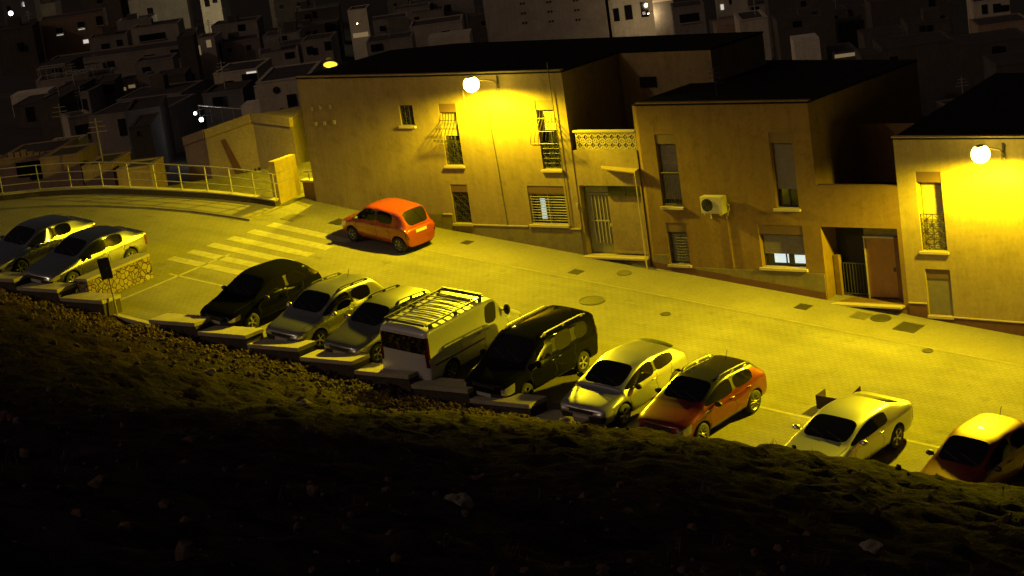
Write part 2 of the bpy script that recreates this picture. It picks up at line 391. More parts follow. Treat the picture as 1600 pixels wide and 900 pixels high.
# ------------------------------------------------------------------ houses
def frame_of(p0, p1):
    """local frame of a facade from p0 to p1 (xy): x along, y into the house, z up"""
    a = Vector((p0[0], p0[1], 0)); d = Vector((p1[0] - p0[0], p1[1] - p0[1], 0)); L = d.length; d.normalize()
    n = Vector((-d.y, d.x, 0))
    return Matrix(((d.x, n.x, 0, a.x), (d.y, n.y, 0, a.y), (0, 0, 1, 0), (0, 0, 0, 1))), L

def facade(mb, p0, p1, z0, z1, holes=(), back=True, z0b=None, mi=0):
    """front skin with rectangular openings and their reveals. holes: (u0, z0, u1, z1, depth)"""
    Mx, L = frame_of(p0, p1)
    us = sorted({0., L, *[h[0] for h in holes], *[h[2] for h in holes]}); zs = sorted({z0, z1, *[h[1] for h in holes], *[h[3] for h in holes]})
    T = lambda u, y, z: tuple(Mx @ Vector((u, y, z)))
    for i in range(len(us) - 1):
        for j in range(len(zs) - 1):
            cu_, cz = (us[i] + us[i + 1]) / 2, (zs[j] + zs[j + 1]) / 2
            if any(h[0] < cu_ < h[2] and h[1] < cz < h[3] for h in holes): continue
            mb.face([T(us[i], 0, zs[j]), T(us[i + 1], 0, zs[j]), T(us[i + 1], 0, zs[j + 1]), T(us[i], 0, zs[j + 1])], mi)
    for a, b, c, d, dep in holes:
        mb.face([T(a, 0, b), T(a, 0, d), T(a, dep, d), T(a, dep, b)][::-1], mi)
        mb.face([T(c, 0, b), T(c, 0, d), T(c, dep, d), T(c, dep, b)], mi)
        mb.face([T(a, 0, d), T(c, 0, d), T(c, dep, d), T(a, dep, d)][::-1], mi)
        mb.face([T(a, 0, b), T(c, 0, b), T(c, dep, b), T(a, dep, b)], mi)
        mb.face([T(a, dep, b), T(c, dep, b), T(c, dep, d), T(a, dep, d)], mi)
    return Mx

def slat_panel(mb, u0, z0, u1, z1, y, pitch=.07, th=.018):
    z = z0
    while z < z1 - .01:
        zz = min(z + pitch - .008, z1)
        mb.v += []; n = len(mb.v)
        mb.v += [(u0, y - th, z), (u1, y - th, z), (u1, y, zz), (u0, y, zz), (u0, y + .012, z), (u1, y + .012, z)]
        mb.f += [(n, n + 1, n + 2, n + 3), (n, n + 4, n + 5, n + 1)]; mb.mi += [0, 0]
        z += pitch

def window(parent, Mx, u0, z0, u1, z1, dep, shutter, grille=None, box_h=.3, slats=1., lit=None, sill=True, glass='dark_glass', name='window'):
    """a window set in a hole: glass (the part), shutter box, slats, grille, sill as its sub-parts"""
    y = dep - .05
    w = MB(); w.box((u0 + .002, y, z0 + .002), (u1 - .002, y + .03, z1 - .002))
    win = w.build(name, M[glass], parent, M=Mx)
    fr = MB(); t = .045
    for a, b in (((u0 + .003, y - .03, z0 + .003), (u0 + t, y - .002, z1 - .003)), ((u1 - t, y - .03, z0 + .003), (u1 - .003, y - .002, z1 - .003)), ((u0 + t, y - .03, z0 + .003), (u1 - t, y - .002, z0 + t)),
                 (((u0 + u1) / 2 - .025, y - .028, z0 + t), ((u0 + u1) / 2 + .025, y - .002, z1 - box_h))): fr.box(a, b)
    fr.build('frame', M['iron'], win, M=Mx)
    if box_h:
        b = MB(); b.box((u0 + .004, .02, z1 - box_h), (u1 - .004, y - .032, z1 - .004)); b.build('shutter_box', M['shutter'], win, M=Mx)
    if slats:
        s = MB(); zb = z1 - box_h - (z1 - box_h - z0) * slats
        slat_panel(s, u0 + .03, max(zb, z0 + .02), u1 - .03, z1 - box_h - .005, y - .04)
        s.build('shutter', M[shutter], win, M=Mx)
    if lit:
        for (a, b, c, d, m) in lit:
            l = MB(); l.box((a, y - .012, b), (c, y - .006, d)); l.build('lit_pane', M[m], win, M=Mx)
    if grille: grille(win, Mx, u0, z0, u1, z1 - box_h, y)
    if sill:
        s = MB(); s.box((u0 - .07, -.09, z0 - .09), (u1 + .07, .0 - .003, z0 - .003)); s.box((u0 - .001 + .003, -.0, z0 - .02), (u1 - .003, y - .035, z0 + .012)); s.build('sill', M['trim'], win, M=Mx, bevel=.008)
    return win

def g_lattice(win, Mx, u0, z0, u1, z1, y, yy=.05, frac=1., mat_='iron'):
    m = MB(); zt = z0 + (z1 - z0) * frac; t = .011
    def bar(a, b): m.tube([a, b], t, 5)
    n = max(2, round((u1 - u0) / .2)); k = max(2, round((zt - z0) / .17))
    for i in range(n + 1): u = u0 + .03 + (u1 - u0 - .06) * i / n; bar((u, yy, z0 + .03), (u, yy, zt - .02))
    for j in range(k + 1): z = z0 + .04 + (zt - z0 - .07) * j / k; bar((u0 + .03, yy, z), (u1 - .03, yy, z))
    for i in range(n):
        for j in range(k):
            a = u0 + .03 + (u1 - u0 - .06) * i / n; b = u0 + .03 + (u1 - u0 - .06) * (i + 1) / n
            c = z0 + .04 + (zt - z0 - .07) * j / k; d = z0 + .04 + (zt - z0 - .07) * (j + 1) / k
            if (i + j) % 2: bar((a, yy, c), (b, yy, d))
            else: bar((a, yy, d), (b, yy, c))
    m.build('grille', M[mat_], win, M=Mx)

def g_bars(win, Mx, u0, z0, u1, z1, y, mm='iron_pale'):
    m = MB()
    k = round((z1 - z0) / .1)
    for j in range(k + 1): z = z0 + .03 + (z1 - z0 - .06) * j / k; m.tube([(u0 + .01, .06, z), (u1 - .01, .06, z)], .012, 5)
    for u in (u0 + .04, (u0 + u1) / 2, u1 - .04): m.box((u - .012, .065, z0 + .01), (u + .012, .08, z1 - .01))
    m.build('grille', M[mm], win, M=Mx)

def g_bars_dark(win, Mx, u0, z0, u1, z1, y): g_bars(win, Mx, u0, z0, u1, z1, y, 'iron')

def g_belly(win, Mx, u0, z0, u1, z1, y):
    """wrought iron cage whose bars swell outwards below the middle, lattice under it"""
    m = MB(); H_ = z1 - z0
    zb = z0 + .95                                     # bottom of the belly
    n = 6
    for i in range(n + 1):
        u = u0 + .02 + (u1 - u0 - .04) * i / n; s = (i / n - .5) * .26
        pts = [(u, .03, z1 - .02), (u, -.02, z1 - .3)]
        for q in range(1, 8):
            a = q / 7; pts.append((u + s * math.sin(a * 1.5), -.02 - .34 * math.sin(a * 1.75) ** 1.3, z1 - .3 - (z1 - .3 - zb) * a))
        pts += [(u + s * .9, -.22, zb - .07), (u + s * .3, -.05, zb - .09)]
        m.tube(pts, .012, 5)
    for zz, yy_, e in ((zb + .02, -.35, .13), (zb + .42, -.25, .10), (z1 - .28, -.03, .0)):
        m.tube([(u0 - e + .02, yy_, zz), (u1 + e - .02, yy_, zz)], .013, 5)
    m.build('grille', M['iron'], win, M=Mx)
    g_lattice(win, Mx, u0, z0, u1, zb - .03, y, yy=.05)

def g_rail(win, Mx, u0, z0, u1, z1, y):
    m = MB(); zt = z0 + 1.12
    m.tube([(u0 + .01, .03, zt), (u1 - .01, .03, zt)], .02, 6); m.tube([(u0 + .01, .03, z0 + .07), (u1 - .01, .03, z0 + .07)], .014, 6)
    for i in range(8): u = u0 + .05 + (u1 - u0 - .1) * i / 7; m.tube([(u, .03, z0 + .07), (u, .03, zt)], .009, 5)
    m.build('grille', M['iron'], win, M=Mx)
def g_lat45(win, Mx, u0, z0, u1, z1, y): g_lattice(win, Mx, u0, z0, u1, z1, y, frac=.55)
def g_full(win, Mx, u0, z0, u1, z1, y): g_lattice(win, Mx, u0, z0, u1, z1, y)

# ---- house A : left house with the bent facade, its rear wing and its low entrance wing
A = empty('terraced_house', (-8, 3, gz(-8, 3)), 'yellow plastered corner house with bent facade, belly grilles and breeze block terrace', 'house')
def in_parent(o):            # children were built in world space under an empty away from the origin
    o.matrix_parent_inverse = o.parent.matrix_world.inverted()
def W(root, m, name, mats, **k):
    o = m.build(name, mats, root, **k); return o
bpy.context.view_layer.update()
A.location = (0, 0, 0)
ZA = 6.62
left = ((-15.5, .30), (-8.9, 0.)); right = ((-8.9, 0.), (-2.7, 0.)); wing = ((-2.7, .02), (0., .02))
wl = MB()
FL, LL = frame_of(*left)
def uL(x): return (x + 15.5) / 6.6 * LL
hA1 = (uL(-10.34), 4.86, uL(-9.66), 5.6, .16)
facade(wl, *left, -1., ZA, [hA1])
def uR(x): return x + 8.9
hs = {'A2': (uR(-8.4), 3.42, uR(-7.6), 5.64, .26), 'A3': (uR(-8.38), 1.32, uR(-7.6), 2.73, .24), 'A4': (uR(-4.86), 1.36, uR(-3.26), 2.72, .26), 'A5': (uR(-4.02), 3.3, uR(-3.22), 5.69, .26)}
FR = facade(wl, *right, -1., ZA, list(hs.values()))
FW = facade(wl, *wing, -1., 3.96, [(.1, .33, 2.64, 2.75, .32)])
# the other sides
back = [(-15.5, .30), (-15.94, 6.05), (-13.4, 7.1), (.9, 6.9), (.9, 3.6), (-2.95, 3.6), (-2.7, 0.)]
for a, b in zip(back, back[1:]):
    wl.face([(a[0], a[1], -8.), (b[0], b[1], -8.), (b[0], b[1], ZA - .001), (a[0], a[1], ZA - .001)])
wl.face([(-2.7, .02, 3.96), (0., .02, 3.96), (0., .16, 3.96), (-2.7, .16, 3.96)])
wl.build('wall', M['wall_a'], A, fixn=False)
r = MB(); r.prism([(-15.53, .27), (-8.9, -.03), (-2.68, -.03), (-2.92, 3.62), (.92, 3.62), (.92, 6.92), (-13.4, 7.13), (-15.97, 6.07)], ZA, ZA + .06)
roofA = r.build('roof', M['roof'], A)
t_ = MB()
for a_, b_ in (((-15.5, .30), (-8.9, 0.)), ((-8.9, 0.), (-2.7, 0.))):
    d_ = (Vector(b_) - Vector(a_)).normalized(); n_ = Vector((-d_.y, d_.x))
    pq = [Vector(a_) - n_ * .05, Vector(b_) - n_ * .05, Vector(b_) + n_ * .14, Vector(a_) + n_ * .14]
    t_.prism([tuple(p) for p in pq], ZA + .062, ZA + .11)
t_.build('roof_coping', M['wall_a'], A)
t_ = MB(); t_.prism([(-2.69, .17), (-.0, .17), (-.0, 3.59), (-2.9, 3.59)], 3.80, 3.86); t_.build('terrace_floor', M['roof'], A)
t_ = MB(); t_.box((-2.12, 3.52, 5.42), (-1.47, 3.596, 5.78)); t_.build('window', M['dark_glass'], A)
p = MB()
def plinth(mb, x0, x1, zt, y, below=.4, th=.035):
    mb.prism([(x0, y - th), (x1, y - th), (x1, y - .002), (x0, y - .002)], [gz(x0, 0) - below, gz(x1, 0) - below] * 1 + [gz(x1, 0) - below, gz(x0, 0) - below], zt)
plinth(p, -8.88, -8.46, 1.62, 0.); plinth(p, -7.52, -5.0, 1.26, 0.); plinth(p, -5.0, -2.72, 1.22, 0.); plinth(p, -2.68, -.02, .26, .02)
Ml, _ = frame_of(*left)
q = [(uL(-12.2), -.035), (LL, -.035), (LL, -.002), (uL(-12.2), -.002)]
pp = MB(); pp.prism([tuple((Ml @ Vector((a, b, 0)))[:2]) for a, b in q], .6, 1.64)
p.v += []; n0 = len(p.v); p.v += pp.v; p.f += [tuple(i + n0 for i in f) for f in pp.f]; p.mi += pp.mi
p.build('plinth', M['plinth'], A)
p = MB(); p.box((-7.52, -.06, 1.262), (-5.0, -.002, 1.30)); p.box((-3.2, -.06, 1.222), (-2.72, -.002, 1.26)); p.box((-8.88, -.06, 1.622), (-8.46, -.002, 1.66)); p.build('plinth_moulding', M['trim'], A)
window(A, FL, *hA1[:4], .16, 'shutter', g_full, 0., 0.)
window(A, FR, *hs['A2'][:4], .26, 'shutter_cream', g_belly, .31, .45, sill=True)
window(A, FR, *hs['A3'][:4], .24, 'shutter', g_full, .28, .0)
window(A, FR, *hs['A4'][:4], .26, 'shutter', g_bars, .27, .0, lit=[(uR(-4.52), 1.5, uR(-4.30), 2.24, 'lit_curtain')])
window(A, FR, *hs['A5'][:4], .26, 'shutter_cream', g_belly, .33, .35)
# entrance recess of the wing
e = MB(); e.box((1.17, .12, .49), (2.636, .316, 2.36)); e.box((1.17, .06, .40), (2.63, .118, .488)); e.build('entrance_panel', M['wall_a'], A, M=FW, bevel=.006)
d = MB(); d.box((.11, .22, .36), (1.165, .27, 2.46)); door = d.build('door', M['door_green'], A, M=FW)
d = MB(); d.box((.18, .2, 2.48), (1.15, .3, 2.74)); d.build('transom_box', M['door_green'], door, M=FW, bevel=.01)
d = MB()
for i in range(5): u = .42 + i * .15; d.box((u - .02, .178, .72), (u + .02, .219, 2.36))
d.box((.34, .175, 1.47), (1.08, .219, 1.52)); d.build('door_bars', M['iron_pale'], door, M=FW)
d = MB(); d.box((1.09, .15, 1.30), (1.14, .219, 1.42)); d.build('handle', M['chrome'], door, M=FW, bevel=.01)
d = MB(); d.box((1.25, .08, 2.40), (2.62, .12, 2.74)); tw = d.build('window', M['dark_glass'], A, M=FW)
d = MB(); d.box((1.20, .05, 2.372), (2.63, .1, 2.398)); d.box((1.92, .06, 2.40), (1.95, .079, 2.74)); d.build('frame', M['iron'], tw, M=FW)
d = MB(); d.box((.06, -.26, .262), (2.66, -.001, .33)); d.box((.104, -.0, .30), (2.636, .21, .345)); d.build('doorstep', M['trim'], A, M=FW, bevel=.01)
d = MB()
d.prism([(1.15, -.003), (1.28, -.20), (2.70, -.26), (2.70, -.003)], [3.40, 3.35, 3.24, 3.31], [3.44, 3.39, 3.28, 3.35])
d.build('canopy', M['wall_a'], A, M=FW)
d = MB(); d.tube([(2.715, -.27, 3.31), (2.72, -.27, .0)], .022, 8); d.tube([(2.715, -.27, 3.31), (2.715, 0, 3.36)], .018, 6); d.build('canopy_post', M['trim'], A, M=FW)
# breeze block screen
s = MB(); n = 9; x0, x1, z0, z1 = .20, 2.66, 3.99, 4.53
for r_ in range(2):
    for i in range(n):
        a = x0 + (x1 - x0) * i / n; b = x0 + (x1 - x0) * (i + 1) / n; c = z0 + (z1 - z0) * r_ / 2; d_ = z0 + (z1 - z0) * (r_ + 1) / 2
        mx_, mz = (a + b) / 2, (c + d_) / 2; t = .024
        for (p1, p2) in (((a, mz), (mx_, d_)), ((mx_, d_), (b, mz)), ((b, mz), (mx_, c)), ((mx_, c), (a, mz))):
            dx, dz = p2[0] - p1[0], p2[1] - p1[1]; l = math.hypot(dx, dz); nx, nz = -dz / l * t, dx / l * t
            f = [(p1[0] + nx, .05, p1[1] + nz), (p1[0] - nx, .05, p1[1] - nz), (p2[0] - nx, .05, p2[1] - nz), (p2[0] + nx, .05, p2[1] + nz)]
            bk = [(v[0], .13, v[2]) for v in f]
            s.face(f)
            for k in range(4): s.face([f[k], bk[k], bk[(k + 1) % 4], f[(k + 1) % 4]])
        s.tube([(mx_, .09, mz - .045), (mx_, .09, mz + .045)], .03, 6)
for i in range(n + 1):
    a = x0 + (x1 - x0) * i / n; s.box((a - .016, .052, z0), (a + .016, .128, z1))
for z in (z0, (z0 + z1) / 2, z1): s.box((x0, .055, z - .016), (x1, .125, z + .016))
s.build('breeze_block_screen', M['trim'], A, M=FW)
s = MB(); s.box((.10, .02, 4.55), (2.69, .16, 4.64)); s.build('terrace_coping', M['trim'], A, M=FW, bevel=.02)
# cables and pipes on the facade
c = MB(); c.tube([(-3.2, -.06, 7.0), (-3.19, -.06, 5.6), (-3.14, -.05, 3.2), (-3.11, -.04, 1.25)], .014, 6); c.build('cable', M['cable'], A)
c = MB(); c.tube([(-6.14, -.03, 5.95), (-6.08, -.03, 4.6), (-6.0, -.035, 3.3), (-5.99, -.03, 2.6), (-5.92, -.03, .9)], .016, 5); c.build('cable', M['cable'], A)
c = MB(); c.tube([(-7.12, -.04, 6.1), (-7.09, -.04, 5.4), (-6.98, -.04, 5.36)], .03, 6); c.build('conduit', M['trim'], A)
c = MB(); c.box((-2.78, -.04, 2.0), (-2.71, -.003, 2.13)); c.build('doorbell', M['iron_pale'], A)
for (ux, z) in [(-14.85, 5.5), (-14.4, 5.55), (-13.85, 5.57), (-14.8, 4.92), (-14.32, 4.94), (-13.8, 4.99)]:
    c = MB(); c.box((uL(ux) - .05, -.07, z - .07), (uL(ux) + .05, -.002, z + .07)); c.build('wall_bracket', M['trim'], A, M=FL)

# ---- house B
B = empty('terraced_house', (0, 0, 0), 'ochre middle house with air conditioner, shuttered windows and recessed orange door', 'house')
ZB = 5.45
wl = MB()
facade(wl, (0., .06), (.19, -.0), -2, ZB)
hb = {'B1': (.80 - .19, 2.09, 1.60 - .19, 4.5, .26), 'B2': (5.18 - .19, 2.11, 6.02 - .19, 4.54, .26), 'B3': (.82 - .19, .13, 1.62 - .19, 1.53, .26), 'B4': (4.41 - .19, .16, 6.05 - .19, 1.55, .28)}
FB = facade(wl, (.19, 0.), (6.72, 0.), -2.2, ZB, list(hb.values()))
nh = (0., -.86, 2.66, 1.54, .95)
FN = facade(wl, (6.72, 0.), (9.56, 0.), -2.4, 2.83, [(.001, -.86, 2.68, 1.54, .95)])
for a, b, z in (((6.72, 0.), (6.72, 7.0), ZB), ((6.72, 7.0), (-.1, 7.9), ZB), ((-.1, 7.9), (0, .06), ZB), ((6.72, 2.9), (9.56, 2.9), 4.2)):
    wl.face([(a[0], a[1], -8.), (b[0], b[1], -8.), (b[0], b[1], z - .001), (a[0], a[1], z - .001)])
wl.face([(6.72, 0, 2.83), (9.56, 0, 2.83), (9.56, .2, 2.83), (6.72, .2, 2.83)]); wl.face([(6.72, .2, 2.3), (9.56, .2, 2.3), (9.56, .2, 2.83), (6.72, .2, 2.83)][::-1])
wl.build('wall', M['wall_b'], B)
r = MB(); r.prism([(0., .05), (.19, -.025), (6.74, -.025), (6.74, 7.02), (-.12, 7.92)], ZB, ZB + .06); r.build('roof', M['roof'], B)
r = MB(); r.box((.2, -.045, ZB + .062), (6.76, .13, ZB + .11)); r.build('roof_coping', M['wall_b'], B)
r = MB(); r.prism([(6.725, .2), (9.55, .2), (9.55, 2.89), (6.725, 2.89)], 2.2, 2.3); r.build('terrace_floor', M['roof'], B)
window(B, FB, *hb['B1'][:4], .26, 'shutter_grey', g_rail, .32, .9)
window(B, FB, *hb['B2'][:4], .26, 'shutter_grey', None, .34, .72)
window(B, FB, *hb['B3'][:4], .26, 'shutter_grey', g_bars_dark, .3, .95)
window(B, FB, *hb['B4'][:4], .28, 'shutter_grey', None, .3, .62, lit=[(4.77 - .19, .27, 5.30 - .19, .56, 'lit'), (5.52 - .19, .27, 6.0 - .19, .54, 'lit')])
p = MB()
plinth(p, .2, .80, .45, 0.); plinth(p, 1.62, 4.38, .05, 0.); plinth(p, .8, 1.64, .02, 0.); plinth(p, 4.38, 6.1, .06, 0.); plinth(p, 6.1, 6.7, .02, 0.)
p.build('plinth', M['plinth'], B)
p = MB()
for x0, x1 in ((.2, 3.2), (3.2, 6.7)):
    p.prism([(x0, -.05), (x1, -.05), (x1, -.036), (x0, -.036)], [gz(x0, 0) - .3, gz(x1, 0) - .3, gz(x1, 0) - .3, gz(x0, 0) - .3], [gz(x0, 0) + .22, gz(x1, 0) + .24, gz(x1, 0) + .24, gz(x0, 0) + .22])
p.build('lower_plinth', M['plinth_dark'], B)
# recessed entrance
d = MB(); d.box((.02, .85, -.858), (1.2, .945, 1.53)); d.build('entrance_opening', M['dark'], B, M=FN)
d = MB()
for i in range(9): u = .30 + i * .11; d.tube([(u, .62, -.8), (u, .62, .22)], .014, 6)
d.tube([(.28, .62, .22), (1.2, .62, .22)], .02, 6); d.tube([(.28, .62, -.76), (1.2, .62, -.76)], .02, 6); d.build('entrance_gate', M['iron'], B, M=FN)
d = MB(); d.box((.03, .5, -.85), (.22, .66, .5)); d.build('gate_pillar', M['wall_b'], B, M=FN)
d = MB(); d.box((1.24, .50, -.80), (2.28, .56, 1.10)); od = d.build('door', M['door_orange'], B, M=FN)
d = MB(); d.box((2.16, .46, .05), (2.22, .499, .16)); d.build('handle', M['iron'], od, M=FN)
d = MB(); d.box((1.20, .44, 1.10), (2.32, .56, 1.16)); d.box((1.2, .46, -.85), (1.238, .56, 1.10)); d.build('frame', M['iron_pale'], od, M=FN)
d = MB(); d.box((1.20, .52, 1.165), (2.66, .58, 1.535)); d.build('transom_panel', M['shutter_grey'], B, M=FN)
d = MB(); d.box((2.285, .42, -.85), (2.675, .94, 1.16)); d.build('porch_pier', M['plinth_dark'], B, M=FN)
d = MB(); d.box((-.02, -.28, -.93), (2.72, -.003, -.862)); d.build('doorstep', M['trim'], B, M=FN, bevel=.01)
d = MB(); d.box((.02, .01, 2.831), (2.82, .2, 2.87)); d.build('terrace_coping', M['wall_b'], B, M=FN)
c = MB(); c.tube([(2.6, 1.2, 5.5), (2.6, 1.2, 6.5)], .018, 5)
for q in range(4): c.tube([(2.3 + .05 * q, 1.2, 5.95 + .15 * q), (2.9 - .05 * q, 1.2, 5.95 + .15 * q)], .012, 4)
c.build('aerial', M['iron'], B)
c = MB(); c.tube([(3.30, -.03, 1.93), (3.32, -.03, 1.2), (3.36, -.03, .1)], .02, 6); c.build('drain_hose', M['wall_b'], B)

# ---- house C
Cc = empty('terraced_house', (0, 0, 0), 'bright yellow house under the right hand lamp with a deep lattice balcony window', 'house')
ZC = 4.30
wl = MB()
hc = {'C1': (10.20 - 9.56, .88, 11.04 - 9.56, 3.32, .34), 'C2': (10.22 - 9.56, -1.14, 11.06 - 9.56, .31, .2), 'C3': (16.2 - 9.56, .7, 17.0 - 9.56, 3.1, .3)}
FC = facade(wl, (9.56, 0.), (22., 0.), -5, ZC, list(hc.values()))
for a, b in (((22, 0), (22, 9)), ((22, 9), (7.7, 10.6)), ((7.7, 10.6), (9.56, 0))):
    wl.face([(a[0], a[1], -9.), (b[0], b[1], -9.), (b[0], b[1], ZC - .001), (a[0], a[1], ZC - .001)])
wl.build('wall', M['wall_c'], Cc)
r = MB(); r.prism([(9.54, -.03), (22.03, -.03), (22.03, 9.03), (7.68, 10.63)], ZC, ZC + .05); r.build('roof', M['roof'], Cc)
r = MB(); r.box((9.52, -.05, ZC + .052), (22.05, .14, ZC + .10)); r.build('roof_coping', M['wall_c'], Cc)
window(Cc, FC, *hc['C1'][:4], .34, 'shutter_cream', g_lat45, .33, 1.)
window(Cc, FC, *hc['C3'][:4], .3, 'shutter_cream', g_lat45, .33, 1.)
u0, z0, u1, z1, dp = hc['C2']
d = MB(); d.box((u0 + .003, .09, z0 + .003), (u1 - .003, .15, z1 - .3)); dd = d.build('shutter_panel', M['shutter_grey'], Cc, M=FC)
d = MB(); d.box((u0 + .003, .06, z1 - .3), (u1 - .003, .16, z1 - .003)); d.build('shutter_box', M['shutter'], dd, M=FC)
d = MB(); d.box((u0 - .02, -.07, z0 - .09), (u1 + .02, -.003, z0 - .003)); d.build('sill', M['trim'], dd, M=FC, bevel=.008)
p = MB(); plinth(p, 9.58, 10.2, -.79, 0.); plinth(p, 10.2, 11.06, -1.24, 0.)
for x0, x1 in ((11.06, 16.), (16., 22.)): p.prism([(x0, -.035), (x1, -.035), (x1, -.002), (x0, -.002)], [gz(x0, 0) - .4, gz(x1, 0) - .4] + [gz(x1, 0) - .4, gz(x0, 0) - .4], [-1.18 - .02 * (x0 - 11), -1.18 - .02 * (x1 - 11)] + [-1.18 - .02 * (x1 - 11), -1.18 - .02 * (x0 - 11)])
p.build('plinth', M['plinth_dark'], Cc)
p = MB(); p.box((9.58, -.055, -.788), (10.2, -.002, -.755)); p.prism([(11.06, -.055), (22, -.055), (22, -.002), (11.06, -.002)], [-1.178, -1.398, -1.398, -1.178], [-1.145, -1.365, -1.365, -1.145]); p.build('plinth_moulding', M['trim'], Cc)

# ---- air conditioner (hangs on house B)
ac = empty('air_conditioner', (2.98, -.02, 1.97), 'white air conditioner box with a round fan hanging on the ochre house wall', 'air conditioner')
m = MB(); m.box((-.42, -.36, .0), (.42, -.06, .56)); m.build('casing', M['ac'], ac, bevel=.02)
m = MB(); m.lathe([(.001, -.37), (.2, -.37), (.215, -.362)], 28, 'y', center=(-.16, 0, .28)); m.build('fan', M['dark'], ac)
m = MB()
for i in range(6): m.tube([(-.16 + .04 * math.cos(i * 1.047), -.378, .28 + .04 * math.sin(i * 1.047)), (-.16 + .215 * math.cos(i * 1.047), -.378, .28 + .215 * math.sin(i * 1.047))], .006, 4)
for r_ in (.07, .14, .21): m.tube([(-.16 + r_ * math.cos(k * .2618), -.38, .28 + r_ * math.sin(k * .2618)) for k in range(25)], .005, 4)
m.build('fan_guard', M['iron'], ac)
m = MB()
for x in (-.3, .3): m.box((x - .02, -.36, -.045), (x + .02, .018, -.003)); m.box((x - .02, -.02, -.25), (x + .02, .018, -.045))
m.build('bracket', M['white_metal'], ac)
m = MB(); m.tube([(.44, -.15, .3), (.52, -.12, .25), (.50, -.1, .1), (.40, -.06, -.05), (.36, -.02, -.12)], .022, 6); m.build('pipe', M['white_metal'], ac)

# ------------------------------------------------------------------ street lamps on the facades
def batwing(ld):
    """photometric curve of a street luminaire: weak straight down, strong at 50 to 65 degrees, cut off near the horizontal"""
    ld.use_nodes = True; nt = ld.node_tree; em = [n for n in nt.nodes if n.type == 'EMISSION'][0]
    tc = nt.nodes.new('ShaderNodeTexCoord'); sp = nt.nodes.new('ShaderNodeSeparateXYZ'); nt.links.new(tc.outputs['Normal'], sp.inputs[0])
    def mth(op, a, b=None):
        n = nt.nodes.new('ShaderNodeMath'); n.operation = op
        for i, v in enumerate((a, b)):
            if v is None: continue
            if isinstance(v, (int, float)): n.inputs[i].default_value = v
            else: nt.links.new(v, n.inputs[i])
        return n.outputs[0]
    c = mth('MAXIMUM', mth('MULTIPLY', sp.outputs['Z'], -1.), 0.)
    g = mth('MINIMUM', mth('POWER', mth('MAXIMUM', c, .05), -1.9), 4.2)
    mr = nt.nodes.new('ShaderNodeMapRange'); mr.interpolation_type = 'SMOOTHSTEP'; mr.inputs[1].default_value = .02; mr.inputs[2].default_value = .45
    nt.links.new(c, mr.inputs[0])
    hs = nt.nodes.new('ShaderNodeMapRange'); hs.interpolation_type = 'SMOOTHSTEP'; hs.inputs[1].default_value = -.35; hs.inputs[2].default_value = .35; hs.inputs[3].default_value = 1.; hs.inputs[4].default_value = .3
    nt.links.new(sp.outputs['Y'], hs.inputs[0])
    nt.links.new(mth('MULTIPLY', mth('MULTIPLY', g, mr.outputs[0]), hs.outputs[0]), em.inputs['Strength'])
def street_lamp(loc, out, label, power, lit=True, arm=1.25, spot=None):
    """loc: bracket point on the wall; out: unit vector the arm points to"""
    root = empty('street_lamp', loc, label, 'street lamp', 'lamps fixed to the house walls')
    o = Vector(out); side = Vector((-o.y, o.x, 0))
    m = MB(); m.tube([o * .02 + Vector((0, 0, -.2)), o * .25 + Vector((0, 0, .0)), o * .7 + Vector((0, 0, .13)), o * arm + Vector((0, 0, .16))], .03, 8); m.build('arm', M['lamp_body'], root, smooth=True)
    m = MB(); m.box((-.04, -.035, -.3), (.04, .0, .14))
    rot = Matrix(((side.x, -o.x, 0, 0), (side.y, -o.y, 0, 0), (0, 0, 1, 0), (0, 0, 0, 1)))
    m.build('bracket', M['iron'], root, M=rot, bevel=.01)
    m = MB(); m.tube([(-.05, -.03, -.1), (-.05, -.08, -.35), (.02, -.10, -.44), (.08, -.05, -.3), (.08, -.03, .1)], .012, 6); m.build('cable', M['cable'], root, M=rot)
    c = o * arm + Vector((0, 0, .16))
    # round bowl hanging under a shallow cap
    P = []
    for i in range(9):
        a = i / 8 * math.pi / 2; ring = []
        for k in range(25):
            b = 2 * math.pi * k / 24
            ring.append(c + o * (.15 * math.cos(a) * math.cos(b) + .03) + side * (.13 * math.cos(a) * math.sin(b)) + Vector((0, 0, .07 * math.sin(a) + .135)))
        P.append(ring)
    m = MB(); m.grid(P); h = m.build('housing', M['lamp_body'] if lit else M['lamp_shell'], root, smooth=True)
    P = []
    rb = .27 if lit else .2
    for i in range(17):
        a = math.pi / 2 - i / 16 * math.pi; ring = []
        for k in range(25):
            b = 2 * math.pi * k / 24
            ring.append(c + o * ((rb if lit else .36) * math.cos(a) * math.cos(b) + .03) + side * ((rb if lit else .16) * math.cos(a) * math.sin(b)) + Vector((0, 0, (rb if lit else .12) * math.sin(a) - .085)))
        P.append(ring)
    m = MB(); m.grid(P); m.build('bowl', M['lamp_bowl'] if lit else M['lamp_bowl_dim'], root, smooth=True)
    if power:
        pos = c + Vector((0, 0, -.085 - rb - .11))
        if spot:
            ld = bpy.data.lights.new('street_lamp_light', 'SPOT'); ld.spot_size = R(spot[0]); ld.spot_blend = spot[1]
        else:
            ld = bpy.data.lights.new('street_lamp_light', 'POINT'); batwing(ld)
        ld.energy = power; ld.color = SODIUM; ld.shadow_soft_size = .15
        lo = bpy.data.objects.new('light', ld); col.objects.link(lo); lo.parent = root; lo.location = pos
        if spot: lo.rotation_euler = Vector(spot[2]).to_track_quat('-Z', 'Y').to_euler()
    return root
M['lamp_shell'] = mat('lamp_shell', (.75, .62, .1), .5)
M['lamp_bowl_dim'] = mat('lamp_bowl_dim', (.8, .7, .3), .3, emit=(1., .8, .05), emit_s=1.2)
street_lamp((-5.5, -.005, 6.45), (-.08, -.997, 0), 'glowing street lamp on an arm above the belly grilles of the corner house', LAMP)
